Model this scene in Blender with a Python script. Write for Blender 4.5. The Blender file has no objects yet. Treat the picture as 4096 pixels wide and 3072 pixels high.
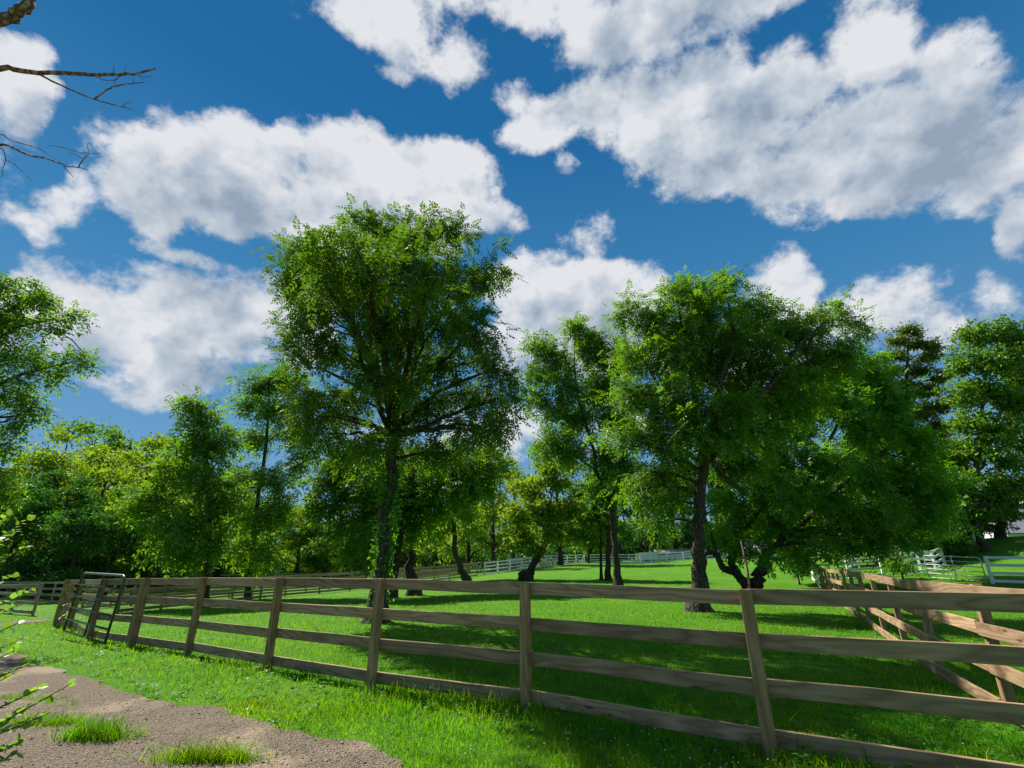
import bpy, bmesh, math, random
import numpy as np
from mathutils import Vector, Matrix
from mathutils.geometry import delaunay_2d_cdt

R = math.radians
random.seed(5)
rng = np.random.default_rng(7)
SC = bpy.context.scene
COL = SC.collection

# ------------------------------------------------------------------ camera
EYE = 1.55
PITCH = R(20.519)
FPX = 1961.16                     # focal length in pixels of the 4096 px wide photograph
cd = bpy.data.cameras.new('camera'); cam = bpy.data.objects.new('camera', cd); COL.objects.link(cam)
cd.sensor_width = 36; cd.sensor_fit = 'HORIZONTAL'; cd.lens = FPX / 4096 * 36
cd.clip_start = 0.05; cd.clip_end = 3000
cam.location = (0, 0, EYE); cam.rotation_euler = (R(90) + PITCH, 0, 0)
SC.camera = cam

# ------------------------------------------------------------------ light
SUN_AZ, SUN_EL = 47.0, 48.5       # degrees left of the view direction, above the horizon
EXPOSURE = 0.90
SC.view_settings.view_transform = 'Standard'; SC.view_settings.look = 'None'
SC.view_settings.gamma = 1; SC.view_settings.exposure = EXPOSURE
SC.view_settings.use_curve_mapping = False
ld = bpy.data.lights.new('sun', 'SUN'); sun = bpy.data.objects.new('sun', ld); COL.objects.link(sun)
ld.energy = 5.0; ld.angle = R(0.53); ld.color = (1.0, 0.95, 0.84)
to_sun = Vector((-math.sin(R(SUN_AZ)) * math.cos(R(SUN_EL)), math.cos(R(SUN_AZ)) * math.cos(R(SUN_EL)), math.sin(R(SUN_EL))))
sun.rotation_euler = to_sun.to_track_quat('Z', 'Y').to_euler()
cy = SC.cycles
cy.max_bounces = 9; cy.diffuse_bounces = 4; cy.glossy_bounces = 2; cy.transmission_bounces = 7; cy.transparent_max_bounces = 4
cy.caustics_reflective = False; cy.caustics_refractive = False
cy.use_denoising = True; cy.denoiser = 'OPENIMAGEDENOISE'; cy.denoising_prefilter = 'ACCURATE'
cy.sample_clamp_indirect = 4


# ------------------------------------------------------------------ node helper
class NT:
    def __init__(s, tree): s.t = tree; s.n = tree.nodes; s.l = tree.links
    def new(s, typ, ins=None, **kw):
        n = s.n.new(typ)
        for k, v in kw.items(): setattr(n, k, v)
        for k, v in (ins or {}).items(): s.set(n.inputs[k], v)
        return n
    def set(s, sock, v):
        if isinstance(v, bpy.types.NodeSocket): s.l.new(v, sock)
        elif isinstance(v, bpy.types.Node): s.l.new(v.outputs[0], sock)
        else: sock.default_value = v
    def math(s, op, a, b=0.0, c=0.0, clamp=False):
        n = s.n.new('ShaderNodeMath'); n.operation = op; n.use_clamp = clamp
        for i, v in enumerate((a, b, c)): s.set(n.inputs[i], v)
        return n.outputs[0]
    def vec(s, op, a, b=(0, 0, 0), c=(0, 0, 0), scale=None):
        n = s.n.new('ShaderNodeVectorMath'); n.operation = op
        s.set(n.inputs[0], a); s.set(n.inputs[1], b); s.set(n.inputs[2], c)
        if scale is not None: s.set(n.inputs['Scale'], scale)
        return n.outputs['Value'] if op in ('LENGTH', 'DOT_PRODUCT', 'DISTANCE') else n.outputs[0]
    def mix(s, fac, a, b, blend='MIX'):
        n = s.n.new('ShaderNodeMix'); n.data_type = 'RGBA'; n.blend_type = blend
        s.set(n.inputs[0], fac); s.set(n.inputs[6], a); s.set(n.inputs[7], b)
        return n.outputs[2]
    def ramp(s, fac, stops, interp='LINEAR'):
        n = s.n.new('ShaderNodeValToRGB'); n.color_ramp.interpolation = interp
        e = n.color_ramp.elements
        while len(e) < len(stops): e.new(0.5)
        for i, (p, c) in enumerate(stops):
            e[i].position = p; e[i].color = c if len(c) == 4 else (*c, 1)
        s.set(n.inputs[0], fac)
        return n.outputs[0]
    def mr(s, v, a, b, c=0.0, d=1.0, smooth=False):
        n = s.n.new('ShaderNodeMapRange'); n.clamp = True
        if smooth: n.interpolation_type = 'SMOOTHSTEP'
        for i, x in enumerate((v, a, b, c, d)): s.set(n.inputs[i], x)
        return n.outputs[0]
    def noise(s, vec, scale, detail=4, rough=0.55, dist=0.0, out=0):
        n = s.new('ShaderNodeTexNoise', {'Vector': vec, 'Scale': scale, 'Detail': detail, 'Roughness': rough, 'Distortion': dist})
        return n.outputs[out]


# ------------------------------------------------------------------ world: clear sky with cumulus
def px_dir(x, y):                      # direction of a photo pixel (4096 px frame)
    u = (x - 2048) / FPX; v = (1536 - y) / FPX
    d = np.array([u, math.cos(PITCH) - v * math.sin(PITCH), math.sin(PITCH) + v * math.cos(PITCH)])
    return d / np.linalg.norm(d)
def azel(x, y):
    d = px_dir(x, y); return math.degrees(math.atan2(d[0], d[1])), math.degrees(math.asin(d[2]))
def cloud(x, y, rx, ry, w=1.0):        # azimuth, elevation, half width, half height in degrees, strength
    k = 4096 / 2212
    a0, e0 = azel(x * k, y * k)
    a1, _ = azel((x - rx) * k, y * k); a2, _ = azel((x + rx) * k, y * k)
    _, e1 = azel(x * k, (y - ry) * k); _, e2 = azel(x * k, (y + ry) * k)
    return (a0, e0, abs(a2 - a1) / 2, abs(e1 - e2) / 2, w)
CLOUDS = [cloud(*c) for c in [
    # big cumulus left of centre
    (355, 400, 105, 130), (500, 345, 150, 115), (520, 435, 230, 85), (610, 350, 55, 90), (770, 385, 140, 110), (930, 410, 160, 105),
    (770, 475, 240, 80), (1085, 475, 50, 28, .6), (380, 552, 90, 16, .5),
    # low left bank
    (180, 680, 150, 95), (360, 660, 130, 85), (510, 690, 140, 95), (300, 775, 280, 55), (230, 835, 130, 26, .7), (610, 700, 110, 90, .7),
    # small left ones
    (30, 130, 85, 65), (45, 235, 95, 95), (150, 470, 75, 52, .9), (200, 430, 35, 42, .8), (80, 490, 60, 22, .6), (130, 520, 45, 20, .5),
    # top strip
    (800, 15, 190, 85), (1010, 5, 130, 60), (900, 95, 65, 55, .8), (990, 110, 80, 60, .9), (1160, 35, 150, 90), (1440, 25, 330, 88), (1300, 105, 70, 32, .6), (1650, -25, 220, 58),
    # big right cumulus
    (1310, 215, 95, 60, .9), (1450, 240, 180, 105), (1560, 310, 210, 88), (1700, 205, 175, 105), (1870, 90, 160, 140), (1790, 340, 250, 115),
    (1960, 330, 220, 125), (2130, 360, 160, 120), (2045, 140, 90, 65, .9), (1530, 390, 100, 32, .8), (1850, 425, 150, 38, .9), (2195, 480, 60, 90, .9),
    # wisps
    (1165, 272, 60, 45, .8), (1215, 345, 24, 18, .5), (1105, 205, 30, 22, .5), (1285, 508, 45, 34, .45), (2145, 640, 50, 40, .5), (865, 150, 30, 18, .45),
    # low centre and right
    (1190, 650, 130, 105), (1330, 630, 110, 65), (1250, 740, 200, 75, .8), (1700, 620, 95, 85), (1840, 680, 180, 70), (1990, 700, 110, 55, .9), (1680, 760, 260, 60, .8),
    (1120, 930, 220, 40, .45)]]
BIG = [cloud(*c) for c in [  # coarse bodies, used only to tell how much cloud lies towards the sun
    (360, 410, 130, 150), (520, 400, 230, 150), (800, 420, 300, 140), (180, 700, 190, 110), (480, 700, 230, 140), (40, 190, 110, 130), (150, 475, 90, 60),
    (810, 10, 200, 90), (990, 100, 90, 65), (1380, 10, 420, 130), (1460, 270, 250, 140), (1720, 230, 260, 190), (1890, 310, 330, 170), (2130, 380, 160, 150),
    (1240, 680, 210, 130), (1780, 700, 290, 110)]]
_r = random.Random(11)
for i in range(13):                    # the same weather goes on round the rest of the sky
    a = 62 + 236 * (i + _r.random() * .7) / 13
    a = a - 360 if a > 180 else a
    e = (18, 44, 30, 12, 56)[i % 5]
    c = (a, e, _r.uniform(9, 15) / math.cos(R(e)) ** .5, _r.uniform(5, 8.5), 1.0)
    CLOUDS.append(c); BIG.append((c[0], c[1], c[2] * 1.1, c[3] * 1.1, 1.0))

W = bpy.data.worlds.new('World'); SC.world = W; W.use_nodes = True
W.cycles.sampling_method = 'NONE'
nt = NT(W.node_tree); nt.n.clear()
tc = nt.new('ShaderNodeTexCoord'); D = nt.vec('NORMALIZE', tc.outputs['Generated'])
sep = nt.new('ShaderNodeSeparateXYZ', {0: D})
az = nt.math('DEGREES', nt.math('ARCTAN2', sep.outputs[0], sep.outputs[1]))
el = nt.math('DEGREES', nt.math('ARCSINE', sep.outputs[2]))
ae = nt.new('ShaderNodeCombineXYZ', {0: az, 1: el, 2: 0.0}).outputs[0]
def field(vec, blobs, k):
    cur = None
    for (a, e, ra, re, w) in blobs:
        v = nt.vec('MULTIPLY_ADD', vec, (1 / ra, 1 / re, 0), (-a / ra, -e / re, 0))
        w *= min(1.0, max(0.28, re / 6.5)); f = nt.math('MULTIPLY_ADD', nt.vec('DOT_PRODUCT', v, v), -w, w)
        cur = f if cur is None else nt.math('SMOOTH_MAX', cur, f, k)
    return nt.math('MAXIMUM', cur, -1.5)
warp = nt.noise(D, 6.0, 2, 0.5, out=1)
ae_w = nt.vec('ADD', ae, nt.vec('MULTIPLY', nt.vec('SUBTRACT', warp, (0.5, 0.5, 0.5)), (7.0, 5.0, 0.0)))
F0 = field(ae_w, CLOUDS, 0.25)
F1 = field(nt.vec('ADD', ae_w, (-2.0, 4.2, 0.0)), BIG, 0.4)   # a step towards the sun
Dn = nt.vec('MULTIPLY', D, (1.0, 1.0, 1.2))
n_big = nt.noise(Dn, 7.5, 11, 0.64)
n_lo = nt.noise(Dn, 7.5, 4, 0.55)
n_off = nt.noise(nt.vec('ADD', Dn, (-0.026, 0.008, 0.034)), 7.5, 4, 0.55)
dens = nt.math('ADD', F0, nt.math('MULTIPLY', nt.math('SUBTRACT', n_big, 0.42), 2.6))
alpha = nt.mr(dens, -0.02, 0.48, 0, 1, True)
F1n = nt.math('ADD', F1, nt.math('MULTIPLY', nt.math('SUBTRACT', n_off, 0.5), 2.2))
thick = nt.mr(F1n, -0.55, 1.45, 0, 1, True)
relief = nt.math('ADD', nt.math('MULTIPLY', nt.math('SUBTRACT', n_off, n_lo), 2.4), nt.math('MULTIPLY', nt.math('SUBTRACT', n_lo, n_big), 1.5))
shade = nt.math('SUBTRACT', nt.math('SUBTRACT', 0.95, nt.math('MULTIPLY', thick, 0.88)), relief)
rim = nt.mr(dens, 0.20, 0.95, 0.14, 0.0)
shade = nt.math('ADD', shade, rim, clamp=True)
CG, CM, CW = (1.45, 1.85, 2.4), (2.5, 2.82, 3.25), (3.8, 3.9, 4.1)
ccol = nt.ramp(shade, [(0.0, (CG[0] / 5, CG[1] / 5, CG[2] / 5)), (0.5, (CM[0] / 5, CM[1] / 5, CM[2] / 5)), (1.0, (CW[0] / 5, CW[1] / 5, CW[2] / 5))])
ccol = nt.vec('SCALE', ccol, scale=5.0)
sky = nt.new('ShaderNodeTexSky', sky_type='NISHITA', sun_disc=False, sun_elevation=R(SUN_EL), sun_rotation=R(-SUN_AZ),
             altitude=300, air_density=1.0, dust_density=0.0, ozone_density=1.0)
blue = nt.new('ShaderNodeGamma', {0: nt.vec('SCALE', sky.outputs[0], scale=0.13), 1: 1.3}).outputs[0]
blue = nt.vec('MULTIPLY', blue, (0.30, 1.35, 1.75))
clear = nt.ramp(nt.mr(el, 0.0, 75.0), [(0.0, (0.30, 0.46, 0.66)), (0.16, (0.17, 0.37, 0.62)), (0.38, (0.062, 0.265, 0.54)), (0.62, (0.020, 0.165, 0.41)), (1.0, (0.014, 0.12, 0.32))])
clear = nt.vec('SCALE', clear, scale=5.3)
blue = nt.mix(0.75, blue, clear)
col = nt.mix(alpha, blue, ccol)
ground_dark = nt.mr(el, -3.0, 0.0, 0.0, 1.0)
col = nt.mix(ground_dark, (0.25, 0.45, 0.2, 1), col)
bg = nt.new('ShaderNodeBackground', {0: col, 1: 0.108})
nt.new('ShaderNodeOutputWorld', {0: bg.outputs[0]})


# ------------------------------------------------------------------ geometry helpers
K = 4096 / 2212
def ray(x, y):
    u = (x - 2048) / FPX; v = (1536 - y) / FPX
    return np.array([u, math.cos(PITCH) - v * math.sin(PITCH), math.sin(PITCH) + v * math.cos(PITCH)])
def at(x, y, Y):                        # the point at forward distance Y seen at 4096-frame pixel x, y
    d = ray(x, y); return np.array([0, 0, EYE]) + d * (Y / d[1])
def depth_of(p): return p[1] * math.cos(PITCH) + (p[2] - EYE) * math.sin(PITCH)

CTRL = np.array([(-14.35, 17.04, -1.73), (-12.82, 15.76, -1.69), (-10.04, 13.01, -1.63), (-8.13, 11.73, -1.58), (-6.05, 10.32, -1.54), (-3.85, 8.78, -1.52),
    (-1.87, 7.47, -1.50), (.16, 6.52, -1.54), (2.26, 5.13, -1.56), (5.36, 6.15, -1.54), (6.35, 8.24, -1.54), (17.9, 30.6, -1.24), (19.68, 34.5, -.74), (23.9, 34, -.52),
    (24.9, 33.4, -.45), (33.1, 39.9, .14), (25, 27.5, -.78), (25.8, 26.2, -.85), (-22.1, 24.9, -2.07), (-18.6, 22.4, -2.0), (-22.8, 31.5, -2.13),
    (-16.4, 38.1, -1.94), (-13, 40.9, -1.77), (-9.8, 58, -1.29), (-3.9, 57.5, -.96), (-1.8, 57, -.73), (4.8, 71.7, .19), (10.5, 83, .6), (17.9, 80, .55), (25.4, 81.7, .86), (27, 82, 1.0),
    (0, 0, -1.55), (0, -15, -1.55), (-12, 2, -1.62), (12, 1, -1.5), (-30, 10, -2.0), (40, 10, -.6), (38.5, 42, 2.0), (50, 48, 2.6), (44, 60, 1.9), (36, 74, 1.4), (0, 20, -1.42), (8, 22, -1.36), (3, 40, -1.05),
    (12, 55, -.35), (-40, 50, -2.3), (-60, 70, -2.2), (-25, 75, -2.0), (-8, 85, -.9), (0, 130, 1.2), (50, 120, 2.4), (90, 60, 3.2), (90, 0, 0), (-90, 30, -2.5), (-90, 120, -2), (-50, -60, -1.8), (50, -60, -1.4)], float)
CTRL[:, 2] += EYE
_cx = CTRL[:, :2] / 40.0
def _phi(r2): return np.where(r2 > 1e-12, 0.5 * r2 * np.log(np.maximum(r2, 1e-12)), 0.0)
_n = len(CTRL); _A = np.zeros((_n + 3, _n + 3))
_A[:_n, :_n] = _phi(((_cx[:, None] - _cx[None]) ** 2).sum(-1)) + np.eye(_n) * 0.002
_A[:_n, _n] = 1; _A[:_n, _n + 1:] = _cx; _A[_n, :_n] = 1; _A[_n + 1:, :_n] = _cx.T
_w = np.linalg.solve(_A, np.concatenate([CTRL[:, 2], np.zeros(3)]))
def gz(x, y):
    x = np.asarray(x, float); y = np.asarray(y, float); sh = x.shape
    P = np.stack([x.ravel(), y.ravel()], -1)
    r = np.hypot(P[:, 0], P[:, 1]); k = np.minimum(1.0, 130.0 / np.maximum(r, 1e-6)); Q = P * k[:, None] / 40.0
    out = np.empty(len(Q))
    for i in range(0, len(Q), 20000):
        q = Q[i:i + 20000]
        out[i:i + 20000] = _phi(((q[:, None] - _cx[None]) ** 2).sum(-1)) @ _w[:_n] + _w[_n] + q @ _w[_n + 1:]
    return out.reshape(sh)
def g1(x, y): return float(gz(np.array([x]), np.array([y]))[0])
def hit(x, y, lo=1.0, hi=200.0):        # where a photo pixel's sight line meets the ground
    d = ray(x, y); s = np.linspace(lo, hi, 4000)
    P = np.array([0, 0, EYE])[None] + d[None] * s[:, None]
    below = P[:, 2] < gz(P[:, 0], P[:, 1]); i = int(np.argmax(below))
    return P[i] if below.any() else P[-1]

def mesh_np(name, V, Fq, smooth=False):
    V = np.ascontiguousarray(V, np.float32).reshape(-1, 3); Fq = np.ascontiguousarray(Fq, np.int32); k = Fq.shape[1]
    me = bpy.data.meshes.new(name)
    me.vertices.add(len(V)); me.vertices.foreach_set('co', V.ravel())
    me.loops.add(Fq.size); me.loops.foreach_set('vertex_index', Fq.ravel())
    me.polygons.add(len(Fq)); me.polygons.foreach_set('loop_start', np.arange(0, Fq.size, k, dtype=np.int32))
    me.polygons.foreach_set('loop_total', np.full(len(Fq), k, np.int32))
    if smooth: me.polygons.foreach_set('use_smooth', np.ones(len(Fq), bool))
    me.update(calc_edges=True)
    return me
def obj(name, me, mat=None, parent=None, loc=(0, 0, 0), rot=(0, 0, 0)):
    o = bpy.data.objects.new(name, me); COL.objects.link(o); o.location = loc; o.rotation_euler = rot
    if mat is not None and me is not None and not me.materials: me.materials.append(mat)
    if parent is not None: o.parent = parent
    return o
def tag(o, label=None, cat=None, group=None, kind=None):
    if label: o['label'] = label
    if cat: o['category'] = cat
    if group: o['group'] = group
    if kind: o['kind'] = kind
    return o
def thing(name, label, cat, loc=(0, 0, 0), rz=0.0, group=None):
    return tag(obj(name, None, loc=loc, rot=(0, 0, rz)), label, cat, group)

class MB:                                # collects boxes and tubes into one mesh
    def __init__(s): s.V = []; s.F = []; s.n = 0
    def add(s, V, F):
        V = np.asarray(V, float); s.V.append(V); s.F.append(np.asarray(F, int) + s.n); s.n += len(V)
    def box(s, lo, hi):
        (x0, y0, z0), (x1, y1, z1) = lo, hi
        s.add([(x0, y0, z0), (x1, y0, z0), (x1, y1, z0), (x0, y1, z0), (x0, y0, z1), (x1, y0, z1), (x1, y1, z1), (x0, y1, z1)],
              [(0, 3, 2, 1), (4, 5, 6, 7), (0, 1, 5, 4), (1, 2, 6, 5), (2, 3, 7, 6), (3, 0, 4, 7)]); return s
    def prism(s, poly, y0, y1):           # xz polygon (4 corners) pushed along y
        n = len(poly); V = [(x, y0, z) for x, z in poly] + [(x, y1, z) for x, z in poly]
        F = [(i, (i + 1) % n, n + (i + 1) % n, n + i) for i in range(n)]
        F += [(3, 2, 1, 0), (4, 5, 6, 7)] if n == 4 else [(2, 1, 0, 0), (3, 4, 5, 5)]
        s.add(V, F); return s
    def tube(s, P, r, sides=6, cap=True):
        P = np.asarray(P, float); r = np.broadcast_to(np.asarray(r, float), (len(P),))
        T = np.gradient(P, axis=0); T /= np.maximum(np.linalg.norm(T, axis=1, keepdims=True), 1e-9)
        up = np.array([0.0, 0.0, 1.0]) if abs(T[0][2]) < 0.9 else np.array([1.0, 0.0, 0.0])
        a = np.linspace(0, 2 * math.pi, sides, endpoint=False); V = []
        for p, t, q in zip(P, T, r):
            u = np.cross(up, t); nu = np.linalg.norm(u)
            if nu < 1e-6: u = np.cross([0.3, 0.8, 0.1], t); nu = np.linalg.norm(u)
            u /= nu; w = np.cross(t, u); up = w
            V.append(p + q * (np.cos(a)[:, None] * u + np.sin(a)[:, None] * w))
        V = np.concatenate(V); n = len(P); F = []
        for i in range(n - 1):
            for j in range(sides):
                k = (j + 1) % sides; F.append((i * sides + j, i * sides + k, (i + 1) * sides + k, (i + 1) * sides + j))
        if cap:
            V = np.concatenate([V, P[:1], P[-1:]]); c0, c1 = n * sides, n * sides + 1
            for j in range(0, sides):
                k = (j + 1) % sides; F.append((c0, k, j, j)); F.append((c1, (n - 1) * sides + j, (n - 1) * sides + k, (n - 1) * sides + k))
        s.add(V, F); return s
    def mesh(s, name, smooth=False):
        me = bpy.data.meshes.new(name)
        V = np.concatenate(s.V); F = np.concatenate(s.F)
        fs = [tuple(dict.fromkeys(map(int, f))) for f in F]
        me.from_pydata([tuple(v) for v in V], [], fs)
        if smooth: me.polygons.foreach_set('use_smooth', np.ones(len(me.polygons), bool))
        me.update(); return me
    def build(s, name, mat, parent=None, loc=(0, 0, 0), rot=(0, 0, 0), smooth=False): return obj(name, s.mesh(name, smooth), mat, parent, loc, rot)


# ------------------------------------------------------------------ materials
def material(name):
    m = bpy.data.materials.new(name); m.use_nodes = True; t = NT(m.node_tree); t.n.clear()
    return m, t
def finish(t, shader, disp=None):
    o = t.new('ShaderNodeOutputMaterial', {0: shader})
def principled(t, **ins):
    return t.new('ShaderNodeBsdfPrincipled', {k.replace('_', ' '): v for k, v in ins.items()}).outputs[0]

def leaf_mat(name, base, trans, tfac=0.42, gloss=0.025, rough=0.5, hue_var=0.025, val_var=0.5):
    m, t = material(name)
    ge = t.new('ShaderNodeNewGeometry'); rnd = ge.outputs['Random Per Island']
    v = t.math('MULTIPLY_ADD', rnd, val_var, 1 - val_var / 2)
    h = t.math('MULTIPLY_ADD', t.math('FRACT', t.math('MULTIPLY', rnd, 17.31)), hue_var, 0.5 - hue_var / 2)
    def var(c): return t.new('ShaderNodeHueSaturation', {'Hue': h, 'Saturation': 1.0, 'Value': v, 'Color': (*c, 1)}).outputs[0]
    d = t.new('ShaderNodeBsdfDiffuse', {0: var(base)}); tr = t.new('ShaderNodeBsdfTranslucent', {0: var(trans)})
    mx = t.new('ShaderNodeMixShader', {0: tfac, 1: d.outputs[0], 2: tr.outputs[0]})
    gl = t.new('ShaderNodeBsdfGlossy', {0: (0.9, 0.95, 0.9, 1), 'Roughness': rough})
    mx2 = t.new('ShaderNodeMixShader', {0: gloss, 1: mx.outputs[0], 2: gl.outputs[0]})
    finish(t, mx2.outputs[0]); return m

M = {}
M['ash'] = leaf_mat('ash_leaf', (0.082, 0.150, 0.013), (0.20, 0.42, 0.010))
M['ash_shade'] = leaf_mat('ash_leaf_shade', (0.075, 0.130, 0.012), (0.13, 0.27, 0.008), tfac=0.38)  # duller, less translucent ash leaf: the crown's shaded side put into the colour
M['ash_dark'] = leaf_mat('ash_leaf_deep', (0.078, 0.180, 0.011), (0.20, 0.47, 0.008))
M['lime'] = leaf_mat('lime_leaf', (0.125, 0.21, 0.014), (0.32, 0.48, 0.014))
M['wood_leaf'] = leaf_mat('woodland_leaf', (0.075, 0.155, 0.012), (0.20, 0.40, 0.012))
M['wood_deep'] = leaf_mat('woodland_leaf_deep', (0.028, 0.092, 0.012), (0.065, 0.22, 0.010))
M['needle'] = leaf_mat('conifer_needle', (0.105, 0.150, 0.022), (0.18, 0.25, 0.012), tfac=0.35)
M['shrub'] = leaf_mat('shrub_leaf', (0.085, 0.22, 0.03), (0.26, 0.50, 0.02), gloss=0.05, rough=0.4)
M['ivy'] = leaf_mat('ivy_leaf', (0.045, 0.16, 0.014), (0.15, 0.40, 0.012))

def grass_mat(name, base, trans):
    m, t = material(name)
    ge = t.new('ShaderNodeNewGeometry'); rnd = ge.outputs['Random Per Island']
    pos = ge.outputs['Position']
    big = t.noise(pos, 0.55, 3, 0.6); mid = t.noise(pos, 2.3, 3, 0.6)
    v = t.math('ADD', t.math('MULTIPLY_ADD', rnd, 0.55, 0.55), t.math('MULTIPLY', t.math('SUBTRACT', mid, 0.5), 1.3))
    h = t.math('ADD', 0.5, t.math('MULTIPLY', t.math('SUBTRACT', big, 0.52), -0.16))
    def var(c): return t.new('ShaderNodeHueSaturation', {'Hue': h, 'Saturation': 1.0, 'Value': v, 'Color': (*c, 1)}).outputs[0]
    dry = t.mr(t.math('FRACT', t.math('MULTIPLY', rnd, 31.7)), 0.93, 0.95, 0, 0.7)
    cb = t.mix(dry, var(base), (0.30, 0.26, 0.09, 1)); ct = t.mix(dry, var(trans), (0.34, 0.30, 0.08, 1))
    d = t.new('ShaderNodeBsdfDiffuse', {0: cb}); tr = t.new('ShaderNodeBsdfTranslucent', {0: ct})
    mx = t.new('ShaderNodeMixShader', {0: 0.45, 1: d.outputs[0], 2: tr.outputs[0]})
    gl = t.new('ShaderNodeBsdfGlossy', {0: (0.8, 0.9, 0.7, 1), 'Roughness': 0.45})
    mx2 = t.new('ShaderNodeMixShader', {0: 0.016, 1: mx.outputs[0], 2: gl.outputs[0]})
    finish(t, mx2.outputs[0]); return m
M['grass'] = grass_mat('grass_blade', (0.058, 0.290, 0.001), (0.30, 0.60, 0.001))

m, t = material('grassland'); M['ground'] = m
pos = t.new('ShaderNodeNewGeometry').outputs['Position']
a = t.noise(pos, 0.5, 4, 0.6); b = t.noise(pos, 9.0, 6, 0.7); c = t.noise(pos, 60.0, 3, 0.7)
col = t.ramp(t.math('ADD', t.math('MULTIPLY', a, 0.5), t.math('MULTIPLY', b, 0.5)), [(0.3, (0.045, 0.155, 0.008)), (0.5, (0.085, 0.24, 0.010)), (0.68, (0.14, 0.29, 0.012))])
col = t.mix(t.mr(c, 0.35, 0.6, 0.55, 0.0), col, (0.03, 0.085, 0.008, 1))
bump = t.new('ShaderNodeBump', {'Strength': 0.9, 'Distance': 0.06, 'Height': t.math('ADD', b, t.math('MULTIPLY', c, 0.6))})
finish(t, principled(t, Base_Color=col, Roughness=0.9, Normal=bump.outputs[0], Specular_IOR_Level=0.1))

m, t = material('gravel_drive'); M['gravel'] = m
pos = t.new('ShaderNodeNewGeometry').outputs['Position']
a = t.noise(pos, 0.7, 3, 0.5, 0.6); b = t.noise(pos, 22, 6, 0.7); lump = t.noise(pos, 5.5, 5, 0.65)
vo = t.new('ShaderNodeTexVoronoi', {'Vector': pos, 'Scale': 62.0}); vo2 = t.new('ShaderNodeTexVoronoi', {'Vector': pos, 'Scale': 27.0})
dirt = t.mr(a, 0.50, 0.66, 0, 1, True)
stone = t.mix(t.new('ShaderNodeSeparateColor', {0: vo.outputs['Color']}).outputs[0], (0.17, 0.130, 0.093, 1), (0.48, 0.375, 0.275, 1))
stone = t.mix(t.mr(vo.outputs[0], 0.2, 0.6, 0, 0.75), stone, (0.12, 0.094, 0.068, 1))
fine = t.mix(b, (0.29, 0.213, 0.142, 1), (0.45, 0.345, 0.242, 1))
col = t.mix(t.math('MULTIPLY', dirt, 0.6), stone, fine)
col = t.mix(t.mr(lump, 0.5, 0.75, 0, 0.6), col, (0.15, 0.113, 0.08, 1))
hh = t.math('ADD', t.math('MULTIPLY', t.math('SUBTRACT', 1.0, vo.outputs[0]), t.math('SUBTRACT', 1.1, t.math('MULTIPLY', dirt, .7))), t.math('ADD', t.math('MULTIPLY', b, 0.9), t.math('ADD', t.math('MULTIPLY', lump, 1.6), t.math('MULTIPLY', vo2.outputs[0], -0.6))))
bump = t.new('ShaderNodeBump', {'Strength': 1.0, 'Distance': 0.03, 'Height': hh})
finish(t, principled(t, Base_Color=col, Roughness=0.92, Normal=bump.outputs[0], Specular_IOR_Level=0.2))
m, t = material('pebble'); M['pebble'] = m
rnd = t.new('ShaderNodeNewGeometry').outputs['Random Per Island']
col = t.ramp(rnd, [(0, (0.10, 0.08, 0.06)), (0.5, (0.26, 0.21, 0.165)), (1, (0.44, 0.38, 0.32))])
finish(t, principled(t, Base_Color=col, Roughness=0.85, Specular_IOR_Level=0.25))

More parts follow.
